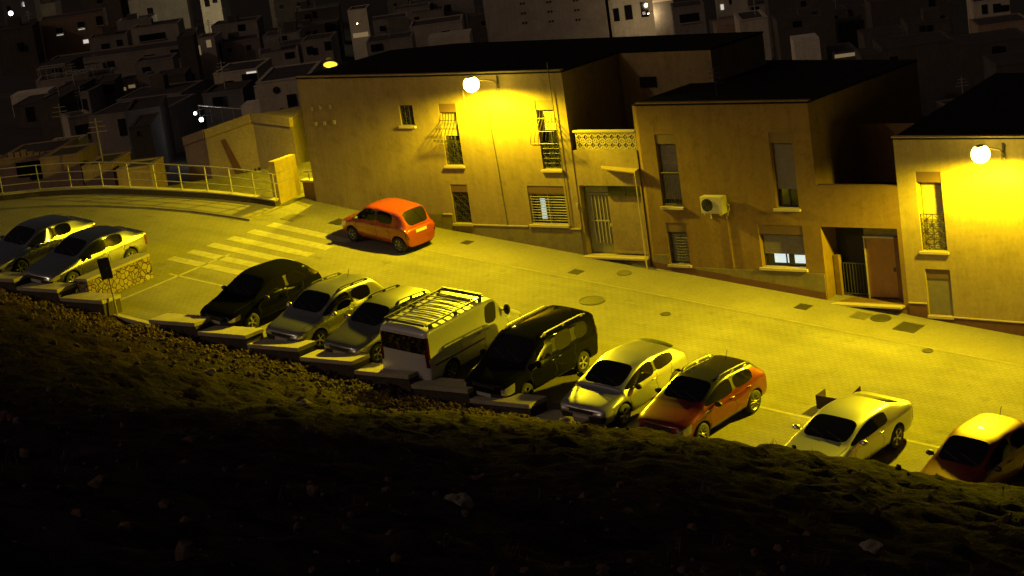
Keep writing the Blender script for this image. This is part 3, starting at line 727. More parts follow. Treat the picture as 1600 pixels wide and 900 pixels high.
street_lamp((13.15, -.005, 4.06), (-.06, -.998, 0), 'glowing street lamp on an arm at the top of the bright yellow house', LAMP)
street_lamp((-15.72, 2.9, 6.62), (-.995, .05, 0), 'lamp seen from behind over the dark roof edge of the corner house', LAMP3, lit=False, arm=.5, spot=(164, .75, (-.3, -.35, -1)))
TOWN = [
    ('apartment_block', 'brown apartment block top left with three dim sills and one bright window', -171.8, 110.59, -9.03, 8.02, 6.3, 5.05, 48.7, 3, [(0.22, 0.22, 0.32, 0.36, 'd'), (0.22, 0.36, 0.32, 0.4, 'w'), (0.56, 0.15, 0.66, 0.3, 'd'), (0.56, 0.3, 0.66, 0.34, 'w'), (0.85, 0.08, 0.95, 0.3, 'd'), (0.6, 0.6, 0.73, 0.69, 'w')]),
    ('town_house', 'small grey house with two dark windows right of the brown apartment block', -149.57, 99.59, -7.1, 4.37, 5.6, 2.09, 44.7, 1, [(0.3, 0.35, 0.5, 0.75, 'd'), (0.7, 0.25, 0.85, 0.6, 'd')]),
    ('town_house', 'wide grey house with one dark balcony opening high on the left hillside', -153.71, 109.46, -7.27, 5.61, 5.6, 1.86, 40.7, 2, [(0.15, 0.45, 0.7, 0.85, 'd')]),
    ('apartment_block', 'long low grey terrace block stretching below the brown apartment block', -141.32, 86.16, -7.76, 15.36, 7.0, 2.1, 37.7, 1, [(0.42, 0.25, 0.5, 0.6, 'd'), (0.71, 0.2, 0.79, 0.7, 'd'), (0.9, 0.1, 0.96, 0.6, 'd')]),
    ('town_house', 'small house with white roof terrace pergola on the left hillside', -119.83, 73.66, -6.5, 2.95, 4.9, 1.38, 46.7, 2, []),
    ('town_house', 'grey cube house with dark flat roof just below the white pergola', -107.96, 62.49, -6.75, 4.53, 5.6, 2.6, 54.7, 3, []),
    ('town_house', 'pale cottage with one square dark window left of the white pergola', -114.94, 64.67, -6.0, 3.74, 4.9, 2.03, 45.7, 2, [(0.08, 0.3, 0.2, 0.65, 'd')]),
    ('terrace_wall', 'cream parapet wall at far left catching yellow light', -108.47, 56.77, -4.66, 3.31, 3, 0.96, 38.7, 5, []),
    ('town_house', 'darkest house at far left under the cream parapet wall', -100.05, 50.54, -6.39, 2.72, 5.6, 2.94, 36.7, 0, []),
    ('town_house', 'blank grey house between the cream parapet and the two faced corner house', -93.29, 48.55, -4.89, 3.66, 5.6, 2.48, 32.7, 1, []),
    ('apartment_block', 'big blank grey wall building with sloping top left of the ruined concrete house', -84.16, 48.17, -6.76, 5.12, 6.3, 3.98, 30.7, 1, []),
    ('town_house', 'small lit porch house with two pale awnings above the big blank wall', -119.43, 77.71, -7.81, 1.87, 4.2, 1.53, 36.7, 2, [(0.1, 0.4, 0.4, 0.6, 'y'), (0.55, 0.3, 0.9, 0.5, 'y')]),
    ('town_house', 'two faced grey corner house standing behind the yellow lit yard walls', -69.89, 33.83, -4.47, 5.64, 5.6, 3.26, 28.7, 1, []),
    ('town_house', 'left face of the two faced grey corner house, its light put into a pale tone', -71.73, 33.58, -3.98, 1.64, 2.8, 2.72, 60.7, 2, []),  # lit side of the corner house; its brightness is put into the tone
    ('apartment_block', 'tall narrow dark tower between the blank wall and the white railed terrace', -105.24, 73.69, -9.85, 1.51, 4.2, 8.06, 43.7, 0, []),
    ('town_house', 'floodlit pale house at the top edge left of centre', -208.14, 170.25, -12.22, 3.22, 5.6, 4.31, 34.7, 5, [(0.2, 0.3, 0.45, 0.6, 'd'), (0.6, 0.3, 0.85, 0.5, 'd')]),
    ('town_house', 'low grey house directly below the floodlit pale house', -161.36, 129.11, -9.88, 5.9, 5.6, 1.68, 37.7, 1, []),
    ('town_house', 'slim house with small pale lit doorway right of the narrow tower', -140.2, 107.14, -9.05, 2.19, 4.9, 2.39, 36.7, 2, [(0.0, 0.3, 0.2, 0.75, 'y'), (0.55, 0.1, 0.8, 0.45, 'y')]),
    ('town_house', 'cream house with framed square window and bright strip over its balcony', -72.6, 47.83, -2.86, 3.24, 5.6, 1.89, 34.7, 4, [(0.2, 0.3, 0.42, 0.65, 'd'), (0.63, 0.12, 0.97, 0.6, 'd'), (0.75, 0.06, 0.97, 0.13, 'w')]),
    ('town_house', 'dark lower house under the cream house with bright balcony strip', -61.11, 36.21, -1.83, 2.64, 4.2, 1.44, 36.7, 0, []),
    ('garden_wall', 'white panelled yard wall left of the white house with round holes', -46.64, 26.0, -0.01, 1.09, 2.1, 0.81, 35.7, 5, []),
    ('town_house', 'white house with two round vents and two shuttered windows beside the street corner', -41.63, 22.74, -1.98, 2.88, 6.3, 4.57, 37.7, 4, [(0.53, 0.17, 0.7, 0.37, 'd'), (0.56, 0.45, 0.73, 0.64, 'd')]),
    ('town_house', 'grey flat roofed house above the white house with round vents', -150.41, 127.27, -11.36, 4.61, 5.6, 1.79, 37.7, 1, []),
    ('town_house', 'dim house with blank front second row above the white house with round vents', -127.25, 104.24, -10.13, 4.34, 5.6, 1.86, 45.7, 2, []),
    ('town_house', 'dim house left of the bright alley above the unlit street lamp', -120.18, 103.93, -9.42, 3.28, 5.6, 2.38, 36.7, 1, []),
    ('town_house', 'narrow house with warm lit corner at the bright alley', -137.49, 129.6, -10.95, 2.32, 4.9, 3.65, 37.7, 4, [(0.1, 0.75, 0.9, 0.9, 'y')]),
    ('town_house', 'dark far house between the bright alley and the floodlit house', -182.03, 164.52, -13.96, 6.58, 6.3, 2.51, 42.7, 0, []),
    ('town_house', 'grey far house just right of the bright alley', -140.56, 135.73, -11.75, 5.24, 5.6, 2.12, 42.7, 2, [(0.3, 0.3, 0.45, 0.6, 'd')]),
    ('town_house', 'low grey house below and right of the bright alley', -112.73, 106.04, -9.31, 4.85, 5.6, 1.52, 38.7, 1, []),
    ('town_house', 'grey box house left of the huge blank apartment block', -116.04, 116.71, -9.91, 5.77, 6.3, 2.02, 38.7, 2, [(0.6, 0.4, 0.75, 0.7, 'd')]),
    ('terrace_wall', 'pale parapet wall under the huge blank apartment block', -98.37, 99.75, -8.05, 4.17, 5, 1.29, 37.7, 4, []),
    ('town_house', 'far grey house at top centre left of the huge blank apartment block', -175.81, 182.76, -16.58, 9.7, 6.3, 2.98, 41.7, 1, []),
    ('apartment_block', 'huge blank apartment block with pairs of tiny vents above the left house roof', -110.43, 123.02, -10.74, 13.37, 9.8, 7.64, 38.7, 2, [(0.3, 0.5, 0.312, 0.53, 'd'), (0.3, 0.64, 0.312, 0.67, 'd'), (0.3, 0.78, 0.312, 0.81, 'd'), (0.52, 0.53, 0.532, 0.56, 'd'), (0.52, 0.67, 0.532, 0.7, 'd'), (0.52, 0.81, 0.532, 0.84, 'd'), (0.74, 0.56, 0.752, 0.59, 'd'), (0.74, 0.7, 0.752, 0.73, 'd'), (0.74, 0.84, 0.752, 0.87, 'd'), (0.325, 0.5, 0.337, 0.53, 'd'), (0.325, 0.64, 0.337, 0.67, 'd'), (0.325, 0.78, 0.337, 0.81, 'd'), (0.545, 0.53, 0.557, 0.56, 'd'), (0.545, 0.67, 0.557, 0.7, 'd'), (0.545, 0.81, 0.557, 0.84, 'd'), (0.765, 0.56, 0.777, 0.59, 'd'), (0.765, 0.7, 0.777, 0.73, 'd'), (0.765, 0.84, 0.777, 0.87, 'd')]),
    ('town_house', 'dark slim building with one bright white window beside the white three window house', -103.86, 135.02, -11.85, 1.3, 4.9, 2.96, 38.7, 0, [(0.1, 0.18, 0.5, 0.42, 'w')]),
    ('town_house', 'white house with three tall dark windows at top centre', -99.96, 131.84, -11.01, 5.24, 5.6, 2.9, 36.7, 5, [(0.08, 0.3, 0.2, 0.8, 'd'), (0.32, 0.24, 0.48, 0.8, 'd'), (0.66, 0.2, 0.82, 0.78, 'd'), (0.69, 0.58, 0.75, 0.68, 'w')]),
    ('town_house', 'house with warm lit eave right of the white three window house', -93.33, 130.93, -10.83, 2.22, 4.2, 3.26, 34.7, 1, [(0.0, 0.18, 0.95, 0.26, 'y')]),
    ('town_house', 'grey house with garage door two houses right of the white three window house', -84.0, 121.25, -9.63, 3.27, 4.9, 1.74, 36.7, 1, [(0.2, 0.4, 0.8, 0.9, 'd')]),
    ('town_house', 'pale house at top edge with one bright bluish window on its left', -92.54, 141.9, -11.86, 3.45, 4.9, 2.49, 35.7, 4, [(0.12, 0.46, 0.22, 0.7, 'w'), (0.4, 0.3, 0.48, 0.5, 'd')]),
    ('town_house', 'plain tan wall house right behind the dark flat roofs', -30.18, 52.27, -2.26, 1.71, 4.2, 2.78, 37.7, 4, []),
    ('terrace_wall', 'low tan parapet joined to the plain tan wall house', -34.04, 55.48, -0.86, 1.53, 4, 0.58, 37.7, 3, []),
    ('terrace_wall', 'short orange lit parapet right of the plain tan wall house', -39.41, 72.74, -4.59, 1.82, 3, 0.56, 36.7, 5, []),
    ('town_house', 'far grey house with a dark doorway above the orange lit parapet', -114.79, 186.96, -18.38, 8.65, 6.3, 1.95, 37.7, 0, [(0.5, 0.3, 0.58, 0.8, 'd')]),
    ('town_house', 'very dark house just above the orange lit parapet', -75.7, 127.55, -12.07, 4.57, 5.6, 1.47, 37.7, 0, []),
    ('town_house', 'house with bright coping strip right of the orange lit parapet', -37.19, 74.23, -6.96, 1.82, 4.9, 1.59, 37.7, 0, [(0.05, 0.0, 0.95, 0.16, 'y')]),
    ('town_house', 'small house with pale framed wall end behind the middle house roof', -33.6, 71.97, -6.51, 1.51, 3.5, 1.36, 37.7, 0, []),
    ('town_house', 'wide grey house with faint stained wall at upper right', -39.59, 85.23, -8.92, 5.44, 5.6, 1.99, 36.7, 0, [(0.1, 0.3, 0.2, 0.6, 'd')]),
    ('town_house', 'grey house with small rooftop box behind the wide stained house', -63.69, 123.92, -13.22, 4.11, 5.6, 1.27, 36.7, 0, []),
    ('town_house', 'dim grey gabled house left of the beige block at upper right', -68.9, 141.92, -15.51, 4.45, 5.6, 1.79, 36.7, 0, []),
    ('town_house', 'beige cube block near the top right corner', -70.32, 159.55, -16.74, 4.03, 5.6, 2.64, 34.7, 4, []),
    ('town_house', 'mauve grey house with two tiny square windows below the beige cube block', -52.85, 126.52, -13.78, 4.87, 5.6, 1.99, 35.7, 3, [(0.19, 0.28, 0.27, 0.5, 'd'), (0.53, 0.24, 0.61, 0.46, 'd')]),
    ('town_house', 'dark wide house under the house with two tiny square windows', -41.15, 99.44, -11.38, 6.27, 6.3, 2.14, 36.7, 0, []),
    ('town_house', 'house with pale terrace edge at right edge above the right lamp', -24.55, 73.93, -8.41, 3.02, 4.9, 1.94, 36.7, 0, [(0.03, 0.5, 0.9, 0.56, 'y')]),
    ('town_house', 'faint far house on the dark slope left of the beige cube block', -111.77, 208.64, -23.26, 10.92, 6.3, 2.8, 37.7, 0, []),
    ('apartment_block', 'dark tower block in the top left corner with a small white light', -207.18, 132.06, -6.8, 4.56, 6.3, 4.2, 44.7, 0, []),
    ('apartment_block', 'dark block at the left edge beside the brown apartment block', -170.35, 102.39, -9.43, 4.65, 6.3, 5.55, 44.7, 0, []),
    ('town_house', 'far grey house left of the floodlit pale house', -216.55, 162.99, -11.65, 9.01, 6.3, 3.69, 42.7, 1, [(0.3, 0.4, 0.4, 0.7, 'd')]),
    ('town_house', 'farthest grey house at the top edge above the flat roofed house', -210.54, 187.25, -14.12, 6.28, 6.3, 2.14, 42.7, 1, []),
    ('yard_house', 'low yellow lit house with ragged parapet behind the left railing', -38.96, 3.38, 0.9, 2.72, 4.2, 1.81, 34.7, 3, []),
    ('yard_house', 'small bluish grey shed wall behind the ragged yellow parapet', -40.69, 7.24, 1.49, 1.6, 2.8, 0.94, 34.7, 4, []),
    ('yard_house', 'yellow lit yard wall between the shed and the stepped wall', -34.99, 2.8, 1.51, 1.78, 2.8, 1.4, 32.7, 3, []),
    ('yard_house', 'stepped yellow yard wall second from the ruined concrete house', -31.15, 2.0, 1.63, 1.34, 2.8, 1.13, 32.7, 3, []),
    ('yard_house', 'low yellow wall end nearest the ruined concrete house', -28.43, 1.61, 1.59, 1.47, 2.1, 1.11, 32.7, 3, []),
    ('small_house', 'faint small house crowded among the unlit rooftops of the far town', -61.82, 30.22, -1.44, 2.22, 5.55, 1.12, 43.5, 0, []),
    ('small_house', 'faint small house crowded among the unlit rooftops of the far town', -52.37, 22.54, -0.51, 1.22, 4.82, 0.81, 41.9, 0, [(0.335, 0.3, 0.423, 0.612, 'd')]),
    ('small_house', 'faint small house crowded among the unlit rooftops of the far town', -83.75, 40.6, -2.11, 1.6, 4.43, 0.77, 34.6, 0, []),
    ('small_house', 'faint small house crowded among the unlit rooftops of the far town', -115.72, 77.1, -6.01, 3.68, 4.01, 1.52, 40.2, 1, [(0.28, 0.3, 0.389, 0.591, 'd'), (0.178, 0.3, 0.263, 0.625, 'd')]),
    ('small_house', 'faint small house crowded among the unlit rooftops of the far town', -140.19, 98.78, -7.87, 2.94, 4.81, 1.43, 36.7, 1, [(0.204, 0.3, 0.322, 0.594, 'd'), (0.252, 0.3, 0.407, 0.787, 'd')]),
    ('small_house', 'faint small house crowded among the unlit rooftops of the far town', -101.96, 67.42, -5.31, 2.73, 5.25, 0.93, 41.6, 0, []),
    ('small_house', 'faint small house crowded among the unlit rooftops of the far town', -119.66, 68.43, -4.45, 3.38, 4.87, 1.32, 35.9, 0, [(0.678, 0.3, 0.778, 0.666, 'd'), (0.475, 0.3, 0.618, 0.642, 'd')]),
    ('small_house', 'faint small house crowded among the unlit rooftops of the far town', -92.62, 48.76, -3.0, 2.1, 5.38, 0.92, 33.8, 0, [(0.699, 0.3, 0.823, 0.628, 'd'), (0.292, 0.3, 0.386, 0.57, 'd')]),
    ('small_house', 'faint small house crowded among the unlit rooftops of the far town', -92.76, 53.35, -3.71, 1.63, 4.67, 1.42, 42.9, 0, []),
    ('small_house', 'faint small house crowded among the unlit rooftops of the far town', -139.28, 109.98, -9.53, 4.44, 5.7, 1.77, 45.7, 1, [(0.151, 0.3, 0.266, 0.587, 'd'), (0.646, 0.3, 0.75, 0.663, 'd')]),
    ('small_house', 'faint small house crowded among the unlit rooftops of the far town', -157.19, 138.94, -12.28, 4.46, 5.74, 1.86, 44.8, 0, [(0.395, 0.3, 0.547, 0.578, 'd'), (0.631, 0.3, 0.753, 0.595, 'd')]),
    ('small_house', 'faint small house crowded among the unlit rooftops of the far town', -129.24, 108.11, -9.88, 3.89, 4.73, 1.77, 42.3, 1, []),
    ('small_house', 'faint small house crowded among the unlit rooftops of the far town', -151.44, 149.12, -14.01, 4.64, 5.66, 1.73, 42.0, 0, [(0.39, 0.3, 0.536, 0.712, 'd'), (0.614, 0.3, 0.722, 0.711, 'd')]),
    ('small_house', 'faint small house crowded among the unlit rooftops of the far town', -175.23, 178.24, -15.79, 5.54, 5.38, 2.1, 38.4, 1, [(0.721, 0.3, 0.842, 0.682, 'd'), (0.191, 0.3, 0.338, 0.784, 'd')]),
    ('small_house', 'faint small house crowded among the unlit rooftops of the far town', -99.34, 97.38, -9.99, 2.22, 4.36, 1.72, 36.2, 0, []),
    ('small_house', 'faint small house crowded among the unlit rooftops of the far town', -159.7, 145.31, -12.94, 3.52, 4.48, 2.1, 40.0, 0, []),
    ('small_house', 'faint small house crowded among the unlit rooftops of the far town', -208.13, 185.87, -14.04, 5.15, 4.93, 1.82, 39.2, 0, [(0.717, 0.3, 0.821, 0.638, 'd'), (0.167, 0.3, 0.279, 0.691, 'd')]),
    ('small_house', 'faint small house crowded among the unlit rooftops of the far town', -191.53, 194.71, -16.46, 3.44, 5.95, 2.4, 37.7, 0, [(0.298, 0.3, 0.448, 0.691, 'd')]),
    ('small_house', 'faint small house crowded among the unlit rooftops of the far town', -136.62, 158.66, -16.33, 3.55, 4.83, 2.37, 38.7, 1, [(0.479, 0.3, 0.58, 0.795, 'd')]),
    ('small_house', 'faint small house crowded among the unlit rooftops of the far town', -141.99, 219.99, -23.43, 5.98, 5.24, 1.81, 33.4, 1, []),
    ('small_house', 'faint small house crowded among the unlit rooftops of the far town', -178.73, 206.13, -18.83, 3.56, 5.98, 2.19, 33.9, 1, [(0.437, 0.3, 0.539, 0.784, 'd'), (0.604, 0.3, 0.704, 0.617, 'd')]),
    ('small_house', 'faint small house crowded among the unlit rooftops of the far town', -126.09, 190.15, -21.09, 2.73, 5.18, 1.61, 42.1, 0, [(0.437, 0.3, 0.544, 0.624, 'd'), (0.435, 0.3, 0.552, 0.64, 'd')]),
    ('small_house', 'faint small house crowded among the unlit rooftops of the far town', -171.64, 178.11, -16.05, 4.94, 5.42, 1.69, 39.8, 1, [(0.09, 0.3, 0.232, 0.657, 'd')]),
    ('small_house', 'faint small house crowded among the unlit rooftops of the far town', -150.84, 166.62, -16.31, 5.18, 4.53, 2.51, 42.0, 0, [(0.365, 0.3, 0.488, 0.562, 'd')]),
    ('small_house', 'faint small house crowded among the unlit rooftops of the far town', -40.58, 100.74, -13.73, 1.62, 5.4, 1.33, 45.7, 0, []),
    ('small_house', 'faint small house crowded among the unlit rooftops of the far town', -32.89, 61.87, -7.89, 2.62, 4.76, 1.05, 33.2, 0, [(0.18, 0.3, 0.309, 0.653, 'd'), (0.188, 0.3, 0.318, 0.561, 'd')]),
    ('small_house', 'faint small house crowded among the unlit rooftops of the far town', -58.41, 110.03, -14.07, 1.96, 4.71, 1.24, 38.6, 0, [(0.087, 0.3, 0.174, 0.721, 'd')]),
    ('small_house', 'faint small house crowded among the unlit rooftops of the far town', -119.83, 209.32, -23.95, 3.48, 5.31, 2.47, 41.7, 0, [(0.426, 0.3, 0.517, 0.609, 'd'), (0.329, 0.3, 0.468, 0.595, 'd')]),
    ('small_house', 'faint small house crowded among the unlit rooftops of the far town', -115.71, 228.3, -26.53, 5.55, 4.11, 2.18, 41.9, 0, [(0.24, 0.3, 0.39, 0.67, 'd'), (0.297, 0.3, 0.44, 0.557, 'd')]),
    ('small_house', 'faint small house crowded among the unlit rooftops of the far town', -58.83, 144.5, -19.31, 3.68, 5.33, 1.7, 45.3, 0, []),
    ('small_house', 'faint small house crowded among the unlit rooftops of the far town', -57.23, 102.0, -12.98, 2.32, 5.26, 1.08, 35.9, 0, [(0.703, 0.3, 0.84, 0.749, 'd'), (0.333, 0.3, 0.471, 0.64, 'd')]),
    ('small_house', 'faint small house crowded among the unlit rooftops of the far town', -50.63, 107.19, -14.13, 2.7, 4.7, 1.43, 41.0, 1, [(0.122, 0.3, 0.205, 0.597, 'd'), (0.211, 0.3, 0.33, 0.784, 'd')]),
    ('small_house', 'faint small house crowded among the unlit rooftops of the far town', -29.69, 68.14, -9.04, 2.14, 5.1, 0.93, 38.3, 0, [(0.389, 0.3, 0.485, 0.713, 'd'), (0.128, 0.3, 0.277, 0.767, 'd')]),
    ('small_house', 'faint small house crowded among the unlit rooftops of the far town', -110.55, 197.56, -23.19, 3.46, 5.7, 1.7, 38.1, 0, [(0.681, 0.3, 0.788, 0.738, 'd'), (0.292, 0.3, 0.376, 0.555, 'd')]),
    ('small_house', 'faint small house crowded among the unlit rooftops of the far town', -50.85, 97.77, -12.71, 2.87, 5.82, 0.99, 40.4, 0, [(0.559, 0.3, 0.685, 0.714, 'd')]),
    ('small_house', 'faint small house crowded among the unlit rooftops of the far town', -39.94, 91.72, -12.36, 1.95, 4.19, 1.11, 36.6, 0, [(0.602, 0.3, 0.715, 0.561, 'd'), (0.447, 0.3, 0.607, 0.68, 'd')]),
    ('small_house', 'faint small house crowded among the unlit rooftops of the far town', -39.19, 76.27, -9.93, 1.55, 5.67, 1.03, 32.4, 1, [(0.512, 0.3, 0.631, 0.745, 'd')]),
    ('small_house', 'faint small house crowded among the unlit rooftops of the far town', -117.74, 211.92, -24.44, 2.91, 5.85, 2.63, 35.0, 0, [(0.546, 0.3, 0.677, 0.597, 'd')]),
    ('small_house', 'faint small house crowded among the unlit rooftops of the far town', -29.94, 56.37, -7.12, 1.41, 5.54, 0.7, 37.6, 0, [(0.499, 0.3, 0.614, 0.639, 'd')]),
    ('small_house', 'faint small house crowded among the unlit rooftops of the far town', -24.86, 68.11, -9.27, 1.67, 4.53, 0.92, 42.6, 1, [(0.451, 0.3, 0.543, 0.671, 'd')]),
    ('small_house', 'faint small house crowded among the unlit rooftops of the far town', -88.39, 178.63, -22.31, 2.55, 5.59, 1.99, 41.6, 0, []),
    ('small_house', 'faint small house crowded among the unlit rooftops of the far town', -221.81, 171.64, -11.29, 4.03, 5.91, 2.88, 40.9, 1, [(0.465, 0.3, 0.58, 0.754, 'd')]),
    ('small_house', 'faint small house crowded among the unlit rooftops of the far town', -207.58, 133.31, -7.84, 3.06, 4.65, 2.41, 38.7, 0, [(0.295, 0.3, 0.4, 0.584, 'd')]),
    ('small_house', 'faint small house crowded among the unlit rooftops of the far town', -193.17, 122.47, -7.55, 4.14, 5.65, 1.45, 45.3, 0, []),
    ('small_house', 'faint small house crowded among the unlit rooftops of the far town', -162.13, 121.89, -9.67, 4.0, 4.54, 1.55, 45.5, 1, [(0.164, 0.3, 0.26, 0.64, 'd'), (0.189, 0.3, 0.319, 0.591, 'd')]),
    ('small_house', 'faint small house crowded among the unlit rooftops of the far town', -239.42, 172.36, -9.87, 6.56, 4.55, 1.79, 34.7, 0, [(0.403, 0.3, 0.553, 0.648, 'd')]),
    ('small_house', 'faint small house crowded among the unlit rooftops of the far town', -229.92, 153.98, -8.51, 4.24, 5.73, 1.76, 41.3, 1, [(0.146, 0.3, 0.284, 0.775, 'd'), (0.214, 0.3, 0.357, 0.631, 'd')]),
    ('small_house', 'faint small house crowded among the unlit rooftops of the far town', -192.34, 139.71, -9.78, 5.05, 5.03, 1.5, 40.3, 1, []),
]
# ------------------------------------------------------------------ railing on its low kerb wall
root = empty('railing', (0, 0, 0), 'white metal railing with three rails curving along the far pavement on a low wall', 'railing')
rc = [(-33, -9.5), (-31.2, -8.3), (-29.6, -7.1), (-28.3, -6.2), (-27.1, -5.25), (-26.1, -4.2), (-25.1, -3.45), (-24.0, -2.78), (-22.9, -2.35), (-21.8, -1.98), (-20.7, -1.66), (-19.6, -1.34), (-18.5, -1.12), (-17.4, -.98), (-16.35, -.93)]
base = .30; M['wall_shade'] = mat('shaded_stone', (.07, .055, .035), .95, noise_amt=.5, noise_scale=6, bump=.6, bump_scale=14)  # shade on the wall sides is put into this stone colour
for h in (.45, .78, 1.12):
    m = MB(); m.tube([(x, y, gz(x, y) + base + h - .12) for x, y in rc], .024 if h > 1 else .018, 6); m.build('rail', M['white_metal'], root)
for x, y in rc:
    m = MB(); m.tube([(x, y, gz(x, y) + base - .04), (x, y, gz(x, y) + base + 1.0)], .026, 6); m.build('post', M['white_metal'], root)
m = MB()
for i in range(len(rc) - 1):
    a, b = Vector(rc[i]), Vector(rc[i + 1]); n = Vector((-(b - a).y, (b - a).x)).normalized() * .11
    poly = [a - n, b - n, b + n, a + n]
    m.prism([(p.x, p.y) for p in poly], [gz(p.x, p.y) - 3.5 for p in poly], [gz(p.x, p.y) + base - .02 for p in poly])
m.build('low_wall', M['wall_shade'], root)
m = MB()
for i in range(len(rc) - 1):
    a, b = Vector(rc[i]), Vector(rc[i + 1]); n = Vector((-(b - a).y, (b - a).x)).normalized() * .13
    poly = [a - n, b - n, b + n, a + n]
    m.prism([(p.x, p.y) for p in poly], [gz(p.x, p.y) + base - .018 for p in poly], [gz(p.x, p.y) + base + .03 for p in poly])
m.build('wall_coping', M['concrete'], root)
m = MB(); m.tube([(-16.35, -.93, gz(-16.35, -.93) + 1.25), (-15.9, -.45, gz(-16, -.5) + 1.45)], .02, 6); m.tube([(-16.35, -.93, gz(-16.35, -.93) + .9), (-15.9, -.45, gz(-16, -.5) + 1.1)], .02, 6); m.build('handrail', M['white_metal'], root)

# yellow lit wall end by the alley and its parapet
gw = empty('alley_wall', (0, 0, 0), 'yellow lit wall end between the railing and the corner house alley', 'wall')
m = MB(); m.prism([(-16.55, -.55), (-16.72, .75), (-17.0, .72), (-16.85, -.6)], [-1] * 4, 3.65); m.build('wall_pier', M['wall_c'], gw)
m = MB(); m.prism([(-16.35, .55), (-15.6, .50), (-15.6, .75), (-16.35, .80)], -1, 2.62); m.build('parapet', M['wall_b'], gw)
m = MB(); m.tube([(-16.3, .6, 3.0), (-15.62, .55, 3.05)], .03, 6); m.tube([(-16.0, .6, 2.6), (-16.0, .6, 3.0)], .025, 6); m.prism([(-16.4, .48), (-15.58, .43), (-15.58, .82), (-16.4, .87)], 2.622, 2.70); m.build('parapet_rail', M['white_metal'], gw)

# ------------------------------------------------------------------ unfinished concrete house beyond the railing
ru = empty('unfinished_house', (0, 0, 0), 'bare concrete house with leaning dark stain and rough edges beyond the white railing', 'house')
RP = [(-28.2, 5.35), (-26.2, 4.85), (-23.8, 5.45), (-21.2, 5.15), (-23.6, 8.6), (-29.5, 9.2)]
RZ = [3.30, 3.72, 4.28, 4.12, 4.1, 3.3]
m = MB(); m.prism(RP, -8, RZ); m.build('wall', M['concrete_raw'], ru)
m = MB()
for i, j in ((0, 1), (1, 2), (2, 3)):
    a, b = Vector(RP[i]), Vector(RP[j]); n = Vector(((b - a).y, -(b - a).x)).normalized() * .06; q = (b - a).normalized() * .03
    m.prism([(p.x, p.y) for p in (a + n + q, b + n - q, b - n * 2 - q, a - n * 2 + q)], [RZ[i] - .30, RZ[j] - .30, RZ[j] - .30, RZ[i] - .30], [RZ[i] + .08, RZ[j] + .08, RZ[j] + .08, RZ[i] + .08])
m.build('parapet', M['concrete_raw'], ru)
m = MB()
def on_ruin(t, z, o=.012): return (-26.2 + 2.4 * t + .24 * o, 4.85 + .6 * t - o, z)
m.face([on_ruin(.30, 3.3), on_ruin(.40, 3.35), on_ruin(.82, .9), on_ruin(.60, .9)]); m.build('rust_stain', M['plinth_dark'], ru)
m = MB()
for i in range(7): a = on_ruin(.48 + i * .085, 1.75 + i * .04); m.box((a[0] - .03, a[1] - .05, a[2] - .05), (a[0] + .03, a[1] + .02, a[2] + .05))
m.build('beam_end', M['dark'], ru)
m = MB(); m.prism([(-28.9, 3.6), (-22.5, 3.5), (-22.5, 3.7), (-28.9, 3.8)], -6, [1.55, 1.35, 1.35, 1.55]); m.build('yard_wall', M['concrete_raw'], ru)

# ------------------------------------------------------------------ stepped retaining wall on the hill side
rw = empty('retaining_wall', (0, 0, 0), 'stepped concrete retaining wall with flat coping slabs between the parked cars and the hillside', 'wall')
starts = [-24.4, -22.15, -19.9, -17.65, -15.4, -11.05, -8.8, -6.58, -4.36, -2.14, .08, 2.28, 4.5]
m = MB()
ys0, ys1 = -12.34, -11.52
for x in starts:
    L_ = 2.18 if x < 4 else 1.75
    z = gz(x + L_ * .5, -11.9) + (.47 if x < 4 else .34)
    m.prism([(x + .02, ys0 + .05), (x + L_ - .02, ys0 + .05), (x + L_ - .02, ys1 - .04), (x + .02, ys1 - .04)], z - 1.7, z - .13)
    s = MB(); s.box((x, ys0, z - .128), (x + L_, ys1, z)); o = s.build('coping_slab', M['concrete'], rw, bevel=.012)
m.build('wall_body', M['wall_shade'], rw)  # front faces darkened by colour to stand for their shade
m = MB()
m.prism([(-13.2, -12.0), (-11.07, -12.0), (-11.07, -11.8), (-13.2, -11.8)], [gz(-13.2, -12) - 1.4, gz(-11, -12) - 1.4] + [gz(-11, -12) - 1.4, gz(-13.2, -12) - 1.4], [gz(-13.2, -12) + .03, gz(-11, -12) + .03, gz(-11, -12) + .03, gz(-13.2, -12) + .03])
m.prism([(6.27, -12.0), (40, -12.0), (40, -11.8), (6.27, -11.8)], [gz(6.3, -12) - 1.4, gz(40, -12) - 1.4, gz(40, -12) - 1.4, gz(6.3, -12) - 1.4], [gz(6.3, -12) + .06, gz(40, -12) + .06, gz(40, -12) + .06, gz(6.3, -12) + .06])
m.build('edge_kerb', M['concrete'], rw)

# rubble stone divider between the bays
sw = empty('stone_wall', (-15.1, -10, gz(-15.1, -10)), 'rubble stone divider wall with flat cement top beside the nearer silver saloon', 'wall')
bpy.context.view_layer.update()
sw.location = (0, 0, 0)
m = MB()
def zt(y): return gz(-15, -8.7) + .92 - (.02 if y > -11 else .02)
m.prism([(-15.42, -11.5), (-14.86, -11.5), (-14.80, -8.72), (-15.42, -8.72)], 0.2, [1.98, 1.98, 2.14, 2.14]); m.build('rubble_face', M['stone'], sw)
m = MB(); m.prism([(-15.5, -11.54), (-14.83, -11.54), (-14.83, -8.68), (-15.5, -8.68)], [1.982, 1.982, 2.142, 2.142], [2.07, 2.07, 2.23, 2.23]); m.build('cement_top', M['concrete'], sw, bevel=.015)

